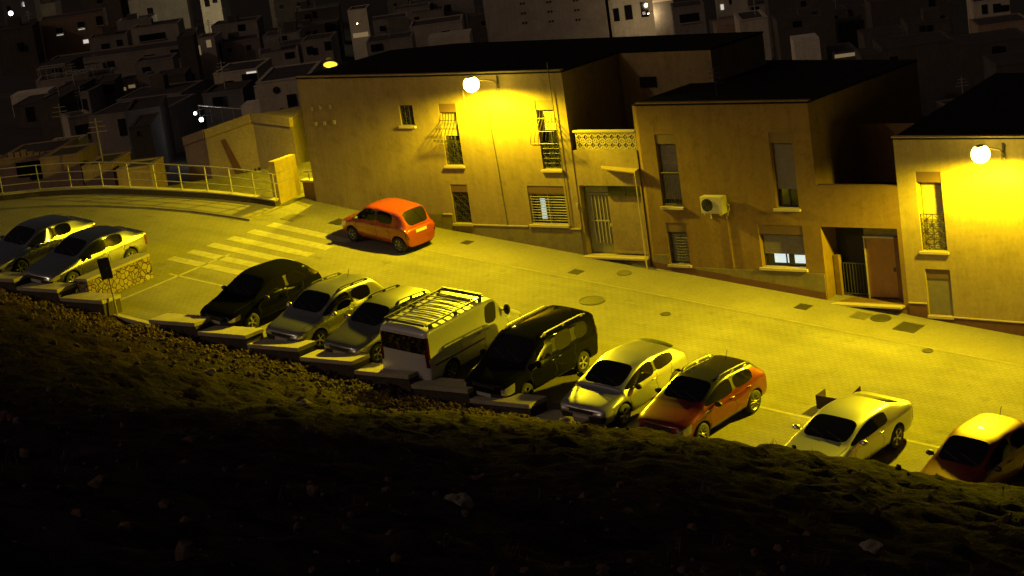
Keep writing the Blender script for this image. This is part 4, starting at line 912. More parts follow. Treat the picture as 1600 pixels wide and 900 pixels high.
# ------------------------------------------------------------------ sign seen from behind
sg = empty('road_sign', (-13.05, -11.93, gz(-13.05, -11.93)), 'black backed rectangular sign on a leaning thin post beside the rubble divider wall', 'road sign')
m = MB(); m.tube([(0, 0, -.1), (-.16, 0, 2.0)], .03, 8); m.build('post', M['post'], sg)
m = MB(); m.box((-.2, -.02, -.36), (.2, .005, .36)); o = m.build('sign_plate', M['sign'], sg, bevel=.01); o.location = (-.15, -.045, 1.62); o.rotation_euler = (0, R(-4), R(38))
m = MB(); m.box((-.1, -.012, -.02), (.06, .05, .02)); o = m.build('clamp', M['post'], sg); o.location = (-.13, -.02, 1.62)

# ------------------------------------------------------------------ open carton standing in the street
bx = empty('open_box', (11.17, -7.24, gz(11.17, -7.24)), 'dark brown open topped board box with flaps standing behind the silver coupe', 'box')
m = MB()
t = .02; w, d, h = 1.35, .62, .62
m.prism([(-.62, -.42), (.72, -.42), (.72, -.40), (-.62, -.40)], [gz(-.62, 0), gz(.72, 0)] * 1 + [gz(.72, 0), gz(-.62, 0)], [.62, .52, .52, .62])
m.face([(-.62, -.425, .62 + .0), (-.1, -.425, .52), (.2, -.425, .42), (.72, -.425, .55), (.72, -.425, .1), (-.62, -.425, .1)])
m.build('front_panel', M['box'], bx)
m = MB(); m.prism([(-.64, -.42), (-.62, -.42), (-.62, .30), (-.64, .30)], -.05, [.62, .62, .66, .66]); m.build('side_panel', M['box'], bx)
m = MB(); m.prism([(.72, -.42), (.74, -.42), (.90, .38), (.88, .38)], -.15, [.55, .55, .86, .86]); m.build('side_panel', M['box'], bx)
m = MB(); m.prism([(-.62, .28), (.86, .34), (.86, .36), (-.62, .30)], -.05, [.28, .2, .2, .28]); m.build('back_panel', M['box'], bx)

bx.scale = (.72, .72, .72)
# ------------------------------------------------------------------ hillside
def smooth(t): t = max(0., min(1., t)); return t * t * (3 - 2 * t)
CT = [(-60, 7.5), (-30, 4.2), (-10, 1.55), (-5, .85), (-1.4, .42), (2, -.02), (5, -.02), (7, .18), (10.5, .10), (14.75, .18), (17.9, -.12), (20.6, -.30), (26, -1.0), (40, -2.9), (70, -6.5)]
def lerp_tab(T, x):
    if x <= T[0][0]: return T[0][1]
    for (a, b), (c, d) in zip(T, T[1:]):
        if x <= c:
            return b + (d - b) * (x - a) / (c - a)
    return T[-1][1]
def crest(x): return sum(lerp_tab(CT, x + d) for d in (-1.5, -.75, 0, .75, 1.5)) / 5
def hill_z(x, y):
    if y > -15.:
        t = (-12.3 - y) / 2.7
        zw = gz(x, -12.0) + .09 - .22 * smooth(1 - abs(x + 12.2) / 1.6)
        z = zw + (crest(x) - zw) * (max(0, t) ** (1.15 if x < 2 else .8))
    else:
        s = (-15. - y) / 40.; zf = 14.2 - .03 * (x - 41)
        c = crest(x); z = c + (zf - c) * (s * .86 + .14 * s * s if s < 1 else s)
    far = max(0., min(1., (-12.6 - y) / 6))
    n = noise.fractal(Vector((x * .22, y * .22, 3.1)), 1., 2.1, 4) * .22 * far
    n += noise.fractal(Vector((x * .9, y * .9, 8.)), .55, 2.3, 8) * (.14 + .05 * far) * min(1, max(0, (-12.0 - y) / .6))
    n += (.5 - abs(noise.fractal(Vector((x * .7, y * 1.5, 2.2)), .8, 2.2, 5))) * .16 * far
    n += abs(noise.noise(Vector((x * .5 + y * .2, y * 1.1, 1.)))) * .08 * far     # little ledges
    return z + n - .17 * far
def hill_patch(name, xs, ys):
    me = bpy.data.meshes.new(name)
    v = [(x, y, hill_z(x, y)) for y in ys for x in xs]; nx = len(xs)
    f = [(j * nx + i, j * nx + i + 1, (j + 1) * nx + i + 1, (j + 1) * nx + i) for j in range(len(ys) - 1) for i in range(nx - 1)]
    me.from_pydata(v, [], f); me.materials.append(M['hill']); me.polygons.foreach_set('use_smooth', [True] * len(f))
    o = bpy.data.objects.new(name, me); col.objects.link(o); tag(o, kind='structure'); return o
def rng(a, b, s):
    n = max(1, round((b - a) / s)); return [a + (b - a) * i / n for i in range(n + 1)]
ys = rng(-62, -40, .45)[:-1] + rng(-40, -22, .28)[:-1] + rng(-22, -12.0, .14)
xs = rng(-60, -24, 1.2)[:-1] + rng(-24, 46, .22)[:-1] + rng(46, 70, 1.2)
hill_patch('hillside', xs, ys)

def rock_mesh(name, r, seed, flat=.7, n=2):
    bm = bmesh.new(); bmesh.ops.create_icosphere(bm, subdivisions=n, radius=r)
    for v in bm.verts:
        k = 1 + .55 * noise.noise(v.co / r * 1.3 + Vector((seed * 7.3, 0, 0))); v.co *= k; v.co.z *= flat
    me = bpy.data.meshes.new(name); bm.to_mesh(me); bm.free(); return me
# loose rubble below the wall: one mass nobody could count
mb = MB(); rng_ = random.Random(3)
proto = []
for s in range(6):
    me = rock_mesh('tmp', 1., s, .75, 1); proto.append(([v.co.copy() for v in me.vertices], [tuple(p.vertices) for p in me.polygons])); bpy.data.meshes.remove(me)
for i in range(15000):
    if i < 11500:
        x = rng_.uniform(-22, 5.5); y = -12.3 - abs(rng_.gauss(0, 1.7)); r = .012 + .075 * rng_.random() ** 4
    else:
        x = rng_.uniform(-20, 40); y = rng_.uniform(-50, -12.4); r = .025 + .10 * rng_.random() ** 4
    V, F = proto[i % 6]; rot = Matrix.Rotation(rng_.uniform(0, 6.28), 3, (rng_.random(), rng_.random(), rng_.random() + .1))
    c = Vector((x, y, hill_z(x, y) + r * .2)); n0 = len(mb.v)
    mb.v += [tuple(c + rot @ (v * r)) for v in V]; mb.f += [tuple(n0 + k for k in f) for f in F]; mb.mi += [0] * len(F)
o = mb.build('rubble_stones', M['rubble']); tag(o, 'loose rubble and small stones strewn over the dark hillside below the wall', 'rubble', kind='stuff')
# dry tufts
mb = MB()
for i in range(1100):
    x = rng_.uniform(-22, 40); y = rng_.uniform(-48, -12.4); z = hill_z(x, y)
    if noise.noise(Vector((x * .3, y * .3, 5))) < .02: continue
    for k in range(7):
        a = rng_.uniform(0, 6.28); l = rng_.uniform(.08, .26); b = Vector((x + rng_.uniform(-.12, .12), y + rng_.uniform(-.12, .12), z - .02)); tip = b + Vector((math.cos(a) * l * .6, math.sin(a) * l * .6, l)); sd = Vector((-math.sin(a), math.cos(a), 0)) * .008
        mb.face([b - sd, b + sd, tip])
M['tuft'] = mat('dry_grass', (.07, .042, .024), .9, noise_amt=.3)
tag(mb.build('dry_grass', M['tuft']), 'sparse dry grass tufts on the dark hillside', 'dry grass', kind='stuff')
# a few stones one can pick out
for (x, y, r, lab) in ((24.15, -27.34, .17, 'pale angular stone alone low on the right of the hillside'), (9.0, -14.4, .17, 'small white stone below the nose of the silver hatchback with the black spoiler'), (1.0, -17.5, .20, 'pale stone on the slope below the silver hatchback with roof strips'),
                       (7.6, -14.6, .2, 'flat pale stone at the foot of the last coping slab'), (-4.0, -16.2, .16, 'small pale stone in the rubble below the black hatchback'), (21., -33.5, .22, 'dull stone in the middle of the dark slope')):
    me = rock_mesh('rock', r, x, .6, 3); me.materials.append(M['rock']); o = bpy.data.objects.new('rock', me); col.objects.link(o); o.location = (x, y, hill_z(x, y) + r * .12); o.rotation_euler = (0, 0, x); tag(o, lab, 'rock')

# ------------------------------------------------------------------ the valley with the town behind
YG = [(60, 700), (80, 420), (95, 300), (115, 235), (150, 185), (200, 130), (260, 85), (330, 35), (450, -40), (700, -130), (1100, -220)]
view_az = math.atan2(cf.y, cf.x)
def valley_z(x, y):
    dx, dy = x - CAM.x, y - CAM.y; d = math.hypot(dx, dy)
    az = math.atan2(dy, dx) - view_az; lat = -math.degrees(az) / 13.6
    th = 5.5 + .01736 * lerp_tab(YG, d) + 1.9 * max(-2.2, min(2.2, lat))
    return CAM.z - d * math.tan(R(th)) - 1.2
me = bpy.data.meshes.new('valley'); v = []; f = []
ds = [66, 72, 78, 84, 90, 97, 105, 115, 130, 150, 175, 200, 230, 260, 300, 340, 400, 500, 700, 1100]; na = 60
for d in ds:
    for i in range(na + 1):
        a = view_az + R(34) - R(68) * i / na; x, y = CAM.x + d * math.cos(a), CAM.y + d * math.sin(a)
        z = valley_z(x, y)
        if d < 100: z = min(z, -7.5)
        v.append((x, y, z + .5 * noise.noise(Vector((x * .05, y * .05, 0)))))
for j in range(len(ds) - 1):
    for i in range(na): f.append((j * (na + 1) + i, j * (na + 1) + i + 1, (j + 1) * (na + 1) + i + 1, (j + 1) * (na + 1) + i)[::-1])
me.from_pydata(v, [], f)
M['valley'] = mat('valley_ground', (.06, .05, .04), .95, noise_scale=.12, color2=(.03, .025, .02))
me.materials.append(M['valley']); o = bpy.data.objects.new('valley', me); col.objects.link(o); tag(o, kind='structure')

TONES = [plaster('town_wall_dark', (.12, .10, .085), (.08, .07, .06)), plaster('town_wall_grey', (.30, .26, .22), (.20, .175, .15)), plaster('town_wall_pale', (.42, .37, .31), (.30, .26, .22)),
         plaster('town_wall_brown', (.36, .26, .18), (.26, .18, .12)), plaster('town_wall_cream', (.60, .53, .41), (.44, .38, .29)), plaster('town_wall_white', (.78, .70, .55), (.6, .53, .41))]
M['town_roof'] = mat('town_roof', (.06, .05, .042), .95, noise_amt=.5, noise_scale=.6)
M['town_lit'] = mat('far_lit_glow', (.5, .5, .5), .5, emit=(1., .92, .78), emit_s=.6)
M['town_warm'] = mat('far_warm_glow', (.5, .4, .3), .5, emit=(1., .72, .35), emit_s=.14)
rt = random.Random(11)
for (name, lab, x, y, z0, w, dep, h, ang, al, wins) in TOWN:
    root = empty(name, (x, y, z0), lab, 'wall' if 'wall' in name else ('apartment block' if 'apart' in name else 'house'))
    if name == 'small_house': root['group'] = 'faint small houses of the far town'
    root.rotation_euler = (0, 0, R(ang))
    c_, s_ = math.cos(R(ang)), math.sin(R(ang))
    zb = min(valley_z(x + (u * w) * c_ - (q * dep) * s_, y + (u * w) * s_ + (q * dep) * c_) for u in (0, 1) for q in (0, 1)) - z0 - 1.
    zb = min(zb, -2.5)
    if 'yard' in lab or 'yard' in name: zb = min(zb, -8)
    m = MB(); m.box((0, 0, zb), (w, dep, h)); m.build('wall', TONES[al], root)
    m = MB(); pr = .05 + .10 * rt.random(); t = .18
    if 'wall' not in name:
        m.box((.25, .25, h + .004), (w - .25, dep - .25, h + .03)); rf = m.build('roof', M['town_roof'], root)
        m = MB()
        for a, b in (((-.02, -.03, h), (w + .02, .2, h + pr)), ((-.02, .2, h), (.2, dep, h + pr)), ((w - .2, .2, h), (w + .02, dep, h + pr)), ((.2, dep - .2, h), (w - .2, dep, h + pr))): m.box(a, b)
        m.build('parapet', TONES[al], rf)
        if w > 4 and rt.random() < .55:
            m = MB(); cx, cy = w * rt.uniform(.2, .75), dep * rt.uniform(.35, .7); k = rt.uniform(.5, .9); m.box((cx - k, cy - k, h), (cx + k, cy + k, h + rt.uniform(.6, 1.3))); m.build('chimney', TONES[max(0, al - 1)], rf)
    for (u0, v0, u1, v1, k) in wins:
        a, b, c, e = u0 * w, h * (1 - v1), u1 * w, h * (1 - v0)
        m = MB(); m.box((a, -.05, b), (c, -.004, e)); m.build('window', M['dark_glass'] if k == 'd' else M['town_lit'] if k == 'w' else M['town_warm'], root)  # glow strips also imitate light on sills, awnings, eaves and copings
        if k == 'd' and c - a > .35:
            m = MB(); m.box((a - .08, -.12, b - .12), (c + .08, -.005, b - .01)); m.build('sill', TONES[min(5, al + 1)], root)
    if not wins and h > 1.4 and 'wall' not in name and 'tan wall' not in lab:
        for q in range(rt.choice((1, 2, 2, 3))):
            a = w * rt.uniform(.06, .8); b = h * rt.uniform(.35, .55); ww = rt.uniform(.5, .95); m = MB(); m.box((a, -.05, b), (min(w - .1, a + ww), -.004, min(h - .2, b + rt.uniform(.7, 1.2)))); m.build('window', M['dark_glass'], root)
    if rt.random() < .3 and 'wall' not in name:
        m = MB(); ax, ay = w * rt.uniform(.2, .8), dep * .4; m.tube([(ax, ay, h), (ax, ay, h + 1.9)], .035, 5)
        for q in range(3): m.tube([(ax - .45 + .08 * q, ay, h + 1.3 + .22 * q), (ax + .45 - .08 * q, ay, h + 1.3 + .22 * q)], .022, 4)
        m.build('aerial', M['iron_pale'], root)
    if 'two round vents' in lab and 'white house with' in lab:
        for (u, vv) in ((.36, .10), (.40, .36)):
            m = MB(); m.lathe([(.001, -.02), (.2, -.02), (.2, 0)], 20, 'y', center=(u * w, 0, h * (1 - vv))); m.build('vent', M['dark'], root)
    if 'pergola' in lab:
        m = MB(); q = .05
        for i in range(4): m.box((.3 + i * .75, .4, h), (.3 + i * .75 + q, .4 + q, h + 1.1)); m.box((.3 + i * .75, .4, h + 1.1), (.3 + i * .75 + q, 2.4, h + 1.18))
        m.box((.25, .38, h + 1.1), (2.65, .46, h + 1.2)); m.box((.25, 2.36, h + 1.1), (2.65, 2.44, h + 1.2)); m.box((.25, 2.3, h), (.3, 2.36, h + 1.1)); m.box((2.55, 2.3, h), (2.6, 2.36, h + 1.1)); m.build('pergola', M['white_metal'], root)
    if 'ragged' in lab:
        m = MB()
        for i in range(9): m.box((w * i / 9, .0, h), (w * (i + .8) / 9, .25, h + .12 + .25 * rt.random())); 
        m.build('ragged_edge', TONES[al], root)
# lamps of the far town
def far_lamp(p, energy, color, label, r=.22):
    root = empty('far_lamp', p, label, 'lamp', 'lamps in the far town')
    bm = bmesh.new(); bmesh.ops.create_uvsphere(bm, u_segments=12, v_segments=8, radius=r); me = bpy.data.meshes.new('globe'); bm.to_mesh(me); bm.free()
    me.materials.append(mat('far_lamp_globe', (.9, .9, .9), .4, emit=color, emit_s=7)); o = bpy.data.objects.new('globe', me); col.objects.link(o); o.parent = root
    m = MB(); m.tube([(0, .1, r * .8), (0, .25, r * 1.6), (0, .9, r * 1.7)], .04, 6); m.build('arm', M['iron'], root)
    ld = bpy.data.lights.new('far_lamp_light', 'POINT'); ld.energy = energy; ld.color = color; ld.shadow_soft_size = .2
    lo = bpy.data.objects.new('light', ld); col.objects.link(lo); lo.parent = root; lo.location = (-.3 * cf.x - .0, -.3 * cf.y, -.1 - r)
def back(p, k): return tuple(Vector(p) - cf * k)
far_lamp(back((-204.05, 132.5, -6.05), 6), 60, (1., .97, 1.), 'small white lamp in the top left corner of the town', .32)
far_lamp((-56.89, 31.64, -.64), 30, (1., .95, .9), 'upper of two close white lamps left of the white house', .10)
far_lamp((-56.5, 31.7, -1.05), 60, (1., .95, .9), 'lower of two close white lamps left of the white house', .14)
far_lamp(back((-201.4, 164.71, -9.51), 9), 2600, (1., .88, .5), 'lamp flooding the pale house at the top edge', .05)
far_lamp(back((-95.43, 132.39, -10.16), 3), 260, (1., .75, .4), 'warm lamp under the eave beside the three window house', .08)
far_lamp(back((-132.92, 126.35, -8.63), 2), 90, (1., .8, .5), 'warm lamp in the narrow bright alley', .08)
# white railed terrace strip by the two lamps
tr = empty('terrace_railing', (-56.2, 31.4, -1.1), 'thin bright white terrace rail beside the two close white lamps', 'railing')
m = MB(); m.tube([(0, 0, 1.0), (7.4, -2.2, 1.05)], .035, 6); m.build('rail', M['white_metal'], tr)
for i in range(6):
    m = MB(); m.tube([(i * 1.48, -i * .44, 0), (i * 1.48, -i * .44, 1.0)], .025, 5); m.build('post', M['white_metal'], tr)
# ------------------------------------------------------------------ cars
def lin(a, b, t): return a + (b - a) * t
MI = dict(paint=0, windshield=1, side=2, rear=3, trim=4, under=5, head=6, tail=7, roof=8)

def car_cage(S):
    """control cage (half sections lofted along x, mirrored); returns verts, faces, material ids"""
    L, Wd, H = S['L'], S['W'] / 2, S['H']; zb = S.get('zb', .2)
    st = []                                   # (d from nose, rows[(dx, y, z)], kind)
    rw = S.get('rw', .70)                     # half roof width / half body width
    def body(d, w, zt, zs, zm=.52, zlow=zb, lean=0., crown=.03, pinch=0.):
        w *= Wd
        rows = [(0, zlow), (w - .14, zlow), (w - .04, zlow + .10), (w, zm), (w - .015 - pinch, zs), (w - .075 - pinch, zt - .035), (w - .15, zt - .008), (w - .23, zt + .008), ((w - .23) * .5, zt + crown * .8), (0, zt + crown)]
        return d, [(lean * max(0, z - zm), y, z) for y, z in rows]
    def cabin(d, belt, zr, wfac=1., rwf=1., zs=None, drop=0.):
        w = Wd * wfac; r = Wd * rw * rwf
        zs = zs or belt - .13
        rows = [(0, zb), (w - .10, zb), (w - .02, zb + .12), (w, .54), (w - .012, zs), (w - .045, belt), (r + .065, zr - .085), (r + .015, zr - .028), (r * .55, zr), (0, zr + .008)]
        return d, [(0, y, z) for y, z in rows]
    hf, hc = S['hood_front'], S['cowl_z']; c, wt, rr = S['cowl'], S['wt'], S['rr']; gb, gbz = S['gb'], S['gbz']
    bf, br = S['belt_f'], S['belt_r']
    lean = S.get('nose_lean', .35)
    st.append(body(0.0, .74, hf - .10, hf - .17, lean=-0, crown=.02) + ('n0',))
    st.append(body(.10, .87, hf - .03, hf - .11, crown=.025) + ('n1',))
    st.append(body(.38, .95, hf + .05, hf - .02) + ('n2',))
    st.append(body(S['fo'] + .05, .985, lin(hf + .05, hc, .55), lin(hf, bf - .12, .6), pinch=.0) + ('hood',))
    st.append(body(c - .06, 1., hc - .01, bf - .12) + ('cowl0',))
    st.append(body(c, 1., hc + .01, bf - .12) + ('cowl',))
    zr_f = H - .03
    bz = lambda d: lin(bf, br, (d - c) / (gb - c))
    rz = lambda d: H - .0 - S.get('roof_drop', .06) * max(0, (d - S['peak']) / (rr - S['peak'])) ** 1.6 if d > S['peak'] else H - .045 * ((S['peak'] - d) / (S['peak'] - wt)) ** 2
    tags = []
    st.append(cabin(wt, bz(wt), rz(wt), 1.) + ('wt',))
    for k, d in S['mid']:                    # (kind of the span that STARTS here, distance)
        st.append(cabin(d, bz(d), rz(d)) + (k,))
    st.append(cabin(rr, bz(rr), rz(rr), .985, .95) + ('rr',))
    typ = S['type']
    if typ == 'van':
        st.append(cabin(L - .08, br, H - .05, .98, .97) + ('t0',))
        d, rows = cabin(L, br - .02, H - .14, .96, .90); st.append((d, [(0 if i > 0 else 0, y, z) for i, (x, y, z) in enumerate(rows)], 't1'))
    elif typ == 'hatch':
        d, rows = body(gb, .95, gbz, br - .12, crown=.012); st.append((d, rows, 'gb'))
        d, rows = body(gb + .07, .94, gbz - .05, br - .18, crown=.012); st.append((d, rows, 'deck'))
        d, rows = body(L - .07, .93, gbz - .16, br - .28, crown=.01); st.append((d, rows, 't0'))
        d, rows = body(L, .86, gbz - .30, br - .40, crown=.01); st.append((d, rows, 't1'))
    else:
        dk = S['deck_z']
        d, rows = body(gb, .975, gbz, br - .10, crown=.02); st.append((d, rows, 'gb'))
        st.append(body(gb + .10, .97, gbz - .01, br - .10, crown=.025) + ('deck',))
        st.append(body(L - .22, .95, dk, dk - .10, crown=.02) + ('deck2',))
        st.append(body(L - .06, .92, dk - .02, dk - .12, crown=.01) + ('t0',))
        st.append(body(L, .82, dk - .10, dk - .18, crown=.01) + ('t1',))
    st.sort(key=lambda s: s[0])
    verts, idx, rowof = [], [], []
    for d, rows, k in st:
        r = []
        for j, (dx, y, z) in enumerate(rows):
            x = L / 2 - d + dx
            if j in (0, len(rows) - 1): verts.append((x, 0, z)); rowof.append(j); r.append((len(verts) - 1,) * 2)
            else: verts.append((x, y, z)); verts.append((x, -y, z)); rowof += [j, j]; r.append((len(verts) - 2, len(verts) - 1))
        idx.append(r)
    faces, mids = [], []
    def add(f, m):
        g = []
        for i in f:
            if i not in g: g.append(i)
        faces.append(tuple(g)); mids.append(MI[m])
    kinds = [s[2] for s in st]; glass_from = {'wt': 'side'}
    roofm = 'roof' if S.get('roof_color') else 'paint'
    for i in range(len(st) - 1):
        k, kn = kinds[i], kinds[i + 1]
        for j in range(9):
            m = 'paint'
            if j in (0,): m = 'under'
            if j == 1: m = 'trim' if S.get('cladding') else 'paint'
            incab = kinds.index('cowl') <= i < kinds.index('rr') + (1 if typ != 'van' else 0)
            if incab:
                if j == 5:
                    if k == 'cowl': m = 'side'
                    elif k == 'wt': m = 'side'
                    elif k in ('pillar',): m = 'trim'
                    elif k in ('side',): m = 'side'
                    elif k in ('paint',): m = 'paint'
                    elif k == 'rr': m = S.get('quarter', 'paint')
                if j == 6: m = roofm
                if j >= 7:
                    if k == 'cowl': m = 'windshield'
                    elif k == 'rr' and typ != 'van': m = 'rear'
                    else: m = roofm
            if j in (3,) and k in ('n0', 'n1') : m = 'head'
            if typ != 'van' and j == 3 and kn in ('t1', 't0'): m = 'tail'
            if typ == 'van' and j in (4, 5) and k == 't0': m = 'tail' if S.get('tail_high') else 'paint'
            if j == 2 and k == 'n0': m = 'trim'
            for sd in (0, 1):
                a, b, c_, d_ = idx[i][j][sd], idx[i + 1][j][sd], idx[i + 1][j + 1][sd], idx[i][j + 1][sd]
                add((a, b, c_, d_) if sd else (d_, c_, b, a), m)
    for e, flip in ((0, 0), (len(st) - 1, 1)):
        for j in range(9):
            a, b = idx[e][j]; c_, d_ = idx[e][j + 1]
            m = 'paint'
            if e == 0 and j in (1, 2): m = 'trim'
            if e == 0 and j == 0: m = 'under'
            if e and j == 0: m = 'under'
            if e and typ == 'van' and j == 5: m = 'rear'
            if e and j == 1: m = 'trim' if S.get('cladding') or typ == 'van' else 'paint'
            f = (a, c_, d_, b) if flip else (a, b, d_, c_)
            add(f[::-1] if False else f, m)
    return verts, faces, mids, rowof

def eval_mesh(o):
    dg = bpy.context.evaluated_depsgraph_get(); dg.update()
    return bpy.data.meshes.new_from_object(o.evaluated_get(dg), preserve_all_data_layers=True, depsgraph=dg)

def comp_split(me, ids):
    """connected sets of faces whose material id is in ids"""
    adj = {}
    sel = [p for p in me.polygons if p.material_index in ids]
    byv = {}
    for p in sel:
        for v in p.vertices: byv.setdefault(v, []).append(p.index)
    seen = set(); out = []
    for p in sel:
        if p.index in seen: continue
        stack = [p.index]; seen.add(p.index); comp = []
        while stack:
            q = stack.pop(); comp.append(q)
            for v in me.polygons[q].vertices:
                for r in byv[v]:
                    if r not in seen: seen.add(r); stack.append(r)
        out.append(comp)
    return out

def sub_obj(name, me, polys, mats, parent, remap=None, offset=0.):
    used = {}; v = []; f = []; mi = []
    for pi in polys:
        p = me.polygons[pi]; g = []
        for vi in p.vertices:
            if vi not in used:
                used[vi] = len(v); v.append(tuple(me.vertices[vi].co + me.vertices[vi].normal * offset))
            g.append(used[vi])
        f.append(tuple(g)); mi.append(remap[p.material_index] if remap else 0)
    m = bpy.data.meshes.new(name); m.from_pydata(v, [], f)
    for x in mats: m.materials.append(x)
    m.polygons.foreach_set('material_index', mi); m.polygons.foreach_set('use_smooth', [True] * len(f)); m.update()
    o = bpy.data.objects.new(name, m); col.objects.link(o); o.parent = parent
    return o

def make_wheel(parent, x, y, r, w, side, rim, spokes):
    m = MB(); s = side
    prof = [(r * .66, -w / 2), (r * .90, -w / 2), (r * .975, -w * .40), (r, -w * .25), (r, w * .25), (r * .975, w * .40), (r * .90, w / 2), (r * .66, w / 2)]
    m.lathe(prof, 32, 'y')
    wh = m.build('wheel', M['tyre'], parent, smooth=True); wh.location = (x, y, r)
    m = MB(); h = w / 2 * s
    m.lathe([(r * .68, h * .94), (r * .64, h * .97), (r * .60, h * .80), (r * .58, h * .2)], 28, 'y')
    for i in range(spokes):
        a = 2 * math.pi * i / spokes; da = .55 * math.pi / spokes * (.5 if spokes > 6 else .62)
        P = []
        for rr, k, yy in ((.10, 1.9, .80), (.35, .9, .86), (.63, .85, .90)):
            P.append([(r * rr * math.cos(a - da * k), h * yy, r * rr * math.sin(a - da * k)), (r * rr * math.cos(a), h * (yy + .05), r * rr * math.sin(a)), (r * rr * math.cos(a + da * k), h * yy, r * rr * math.sin(a + da * k))])
        m.grid(P)
        for q in range(2):
            for e in (0, 2):
                p1, p2 = P[q][e], P[q + 1][e]; m.face([p1, p2, (p2[0], p2[1] - .03 * s, p2[2]), (p1[0], p1[1] - .03 * s, p1[2])])
    m.lathe([(.001, h * .90), (r * .13, h * .88), (r * .15, h * .8)], 16, 'y')
    ri = m.build('rim', M[rim], wh, smooth=False)
    m = MB(); m.lathe([(.001, h * .25), (r * .60, h * .25)], 20, 'y'); m.build('brake_disc', M['dark'], wh)

def project(bvh, pts, d):
    """ray cast 2-D grid of points along d onto the body"""
    out = []
    for row in pts:
        o = []
        for p in row:
            hit = bvh.ray_cast(Vector(p) - Vector(d) * 6, Vector(d), 12)
            o.append((hit[0], hit[1]) if hit[0] else None)
        out.append(o)
    return out

def patch(bvh, name, mat_, parent, quad, d, n=8, m=3, off=.006):
    q = [Vector(p) for p in quad]
    pts = [[(q[0].lerp(q[1], i / n)).lerp(q[3].lerp(q[2], i / n), j / m) for i in range(n + 1)] for j in range(m + 1)]
    pr = project(bvh, pts, d)
    if any(x is None for r in pr for x in r): return None
    b = MB(); b.grid([[h[0] + h[1] * off for h in r] for r in pr])
    return b.build(name, mat_, parent, smooth=True)

def strip_on(bvh, mb, pts, d, w=.012, off=.004):
    pr = []
    for p in pts:
        h = bvh.ray_cast(Vector(p) - Vector(d) * 6, Vector(d), 12)
        if h[0] is None: return
        pr.append(h[0] + h[1] * off)
    for a, b in zip(pr, pr[1:]):
        t = (b - a).normalized(); s = t.cross(Vector(d)).normalized() * w / 2
        mb.face([a - s, b - s, b + s, a + s])

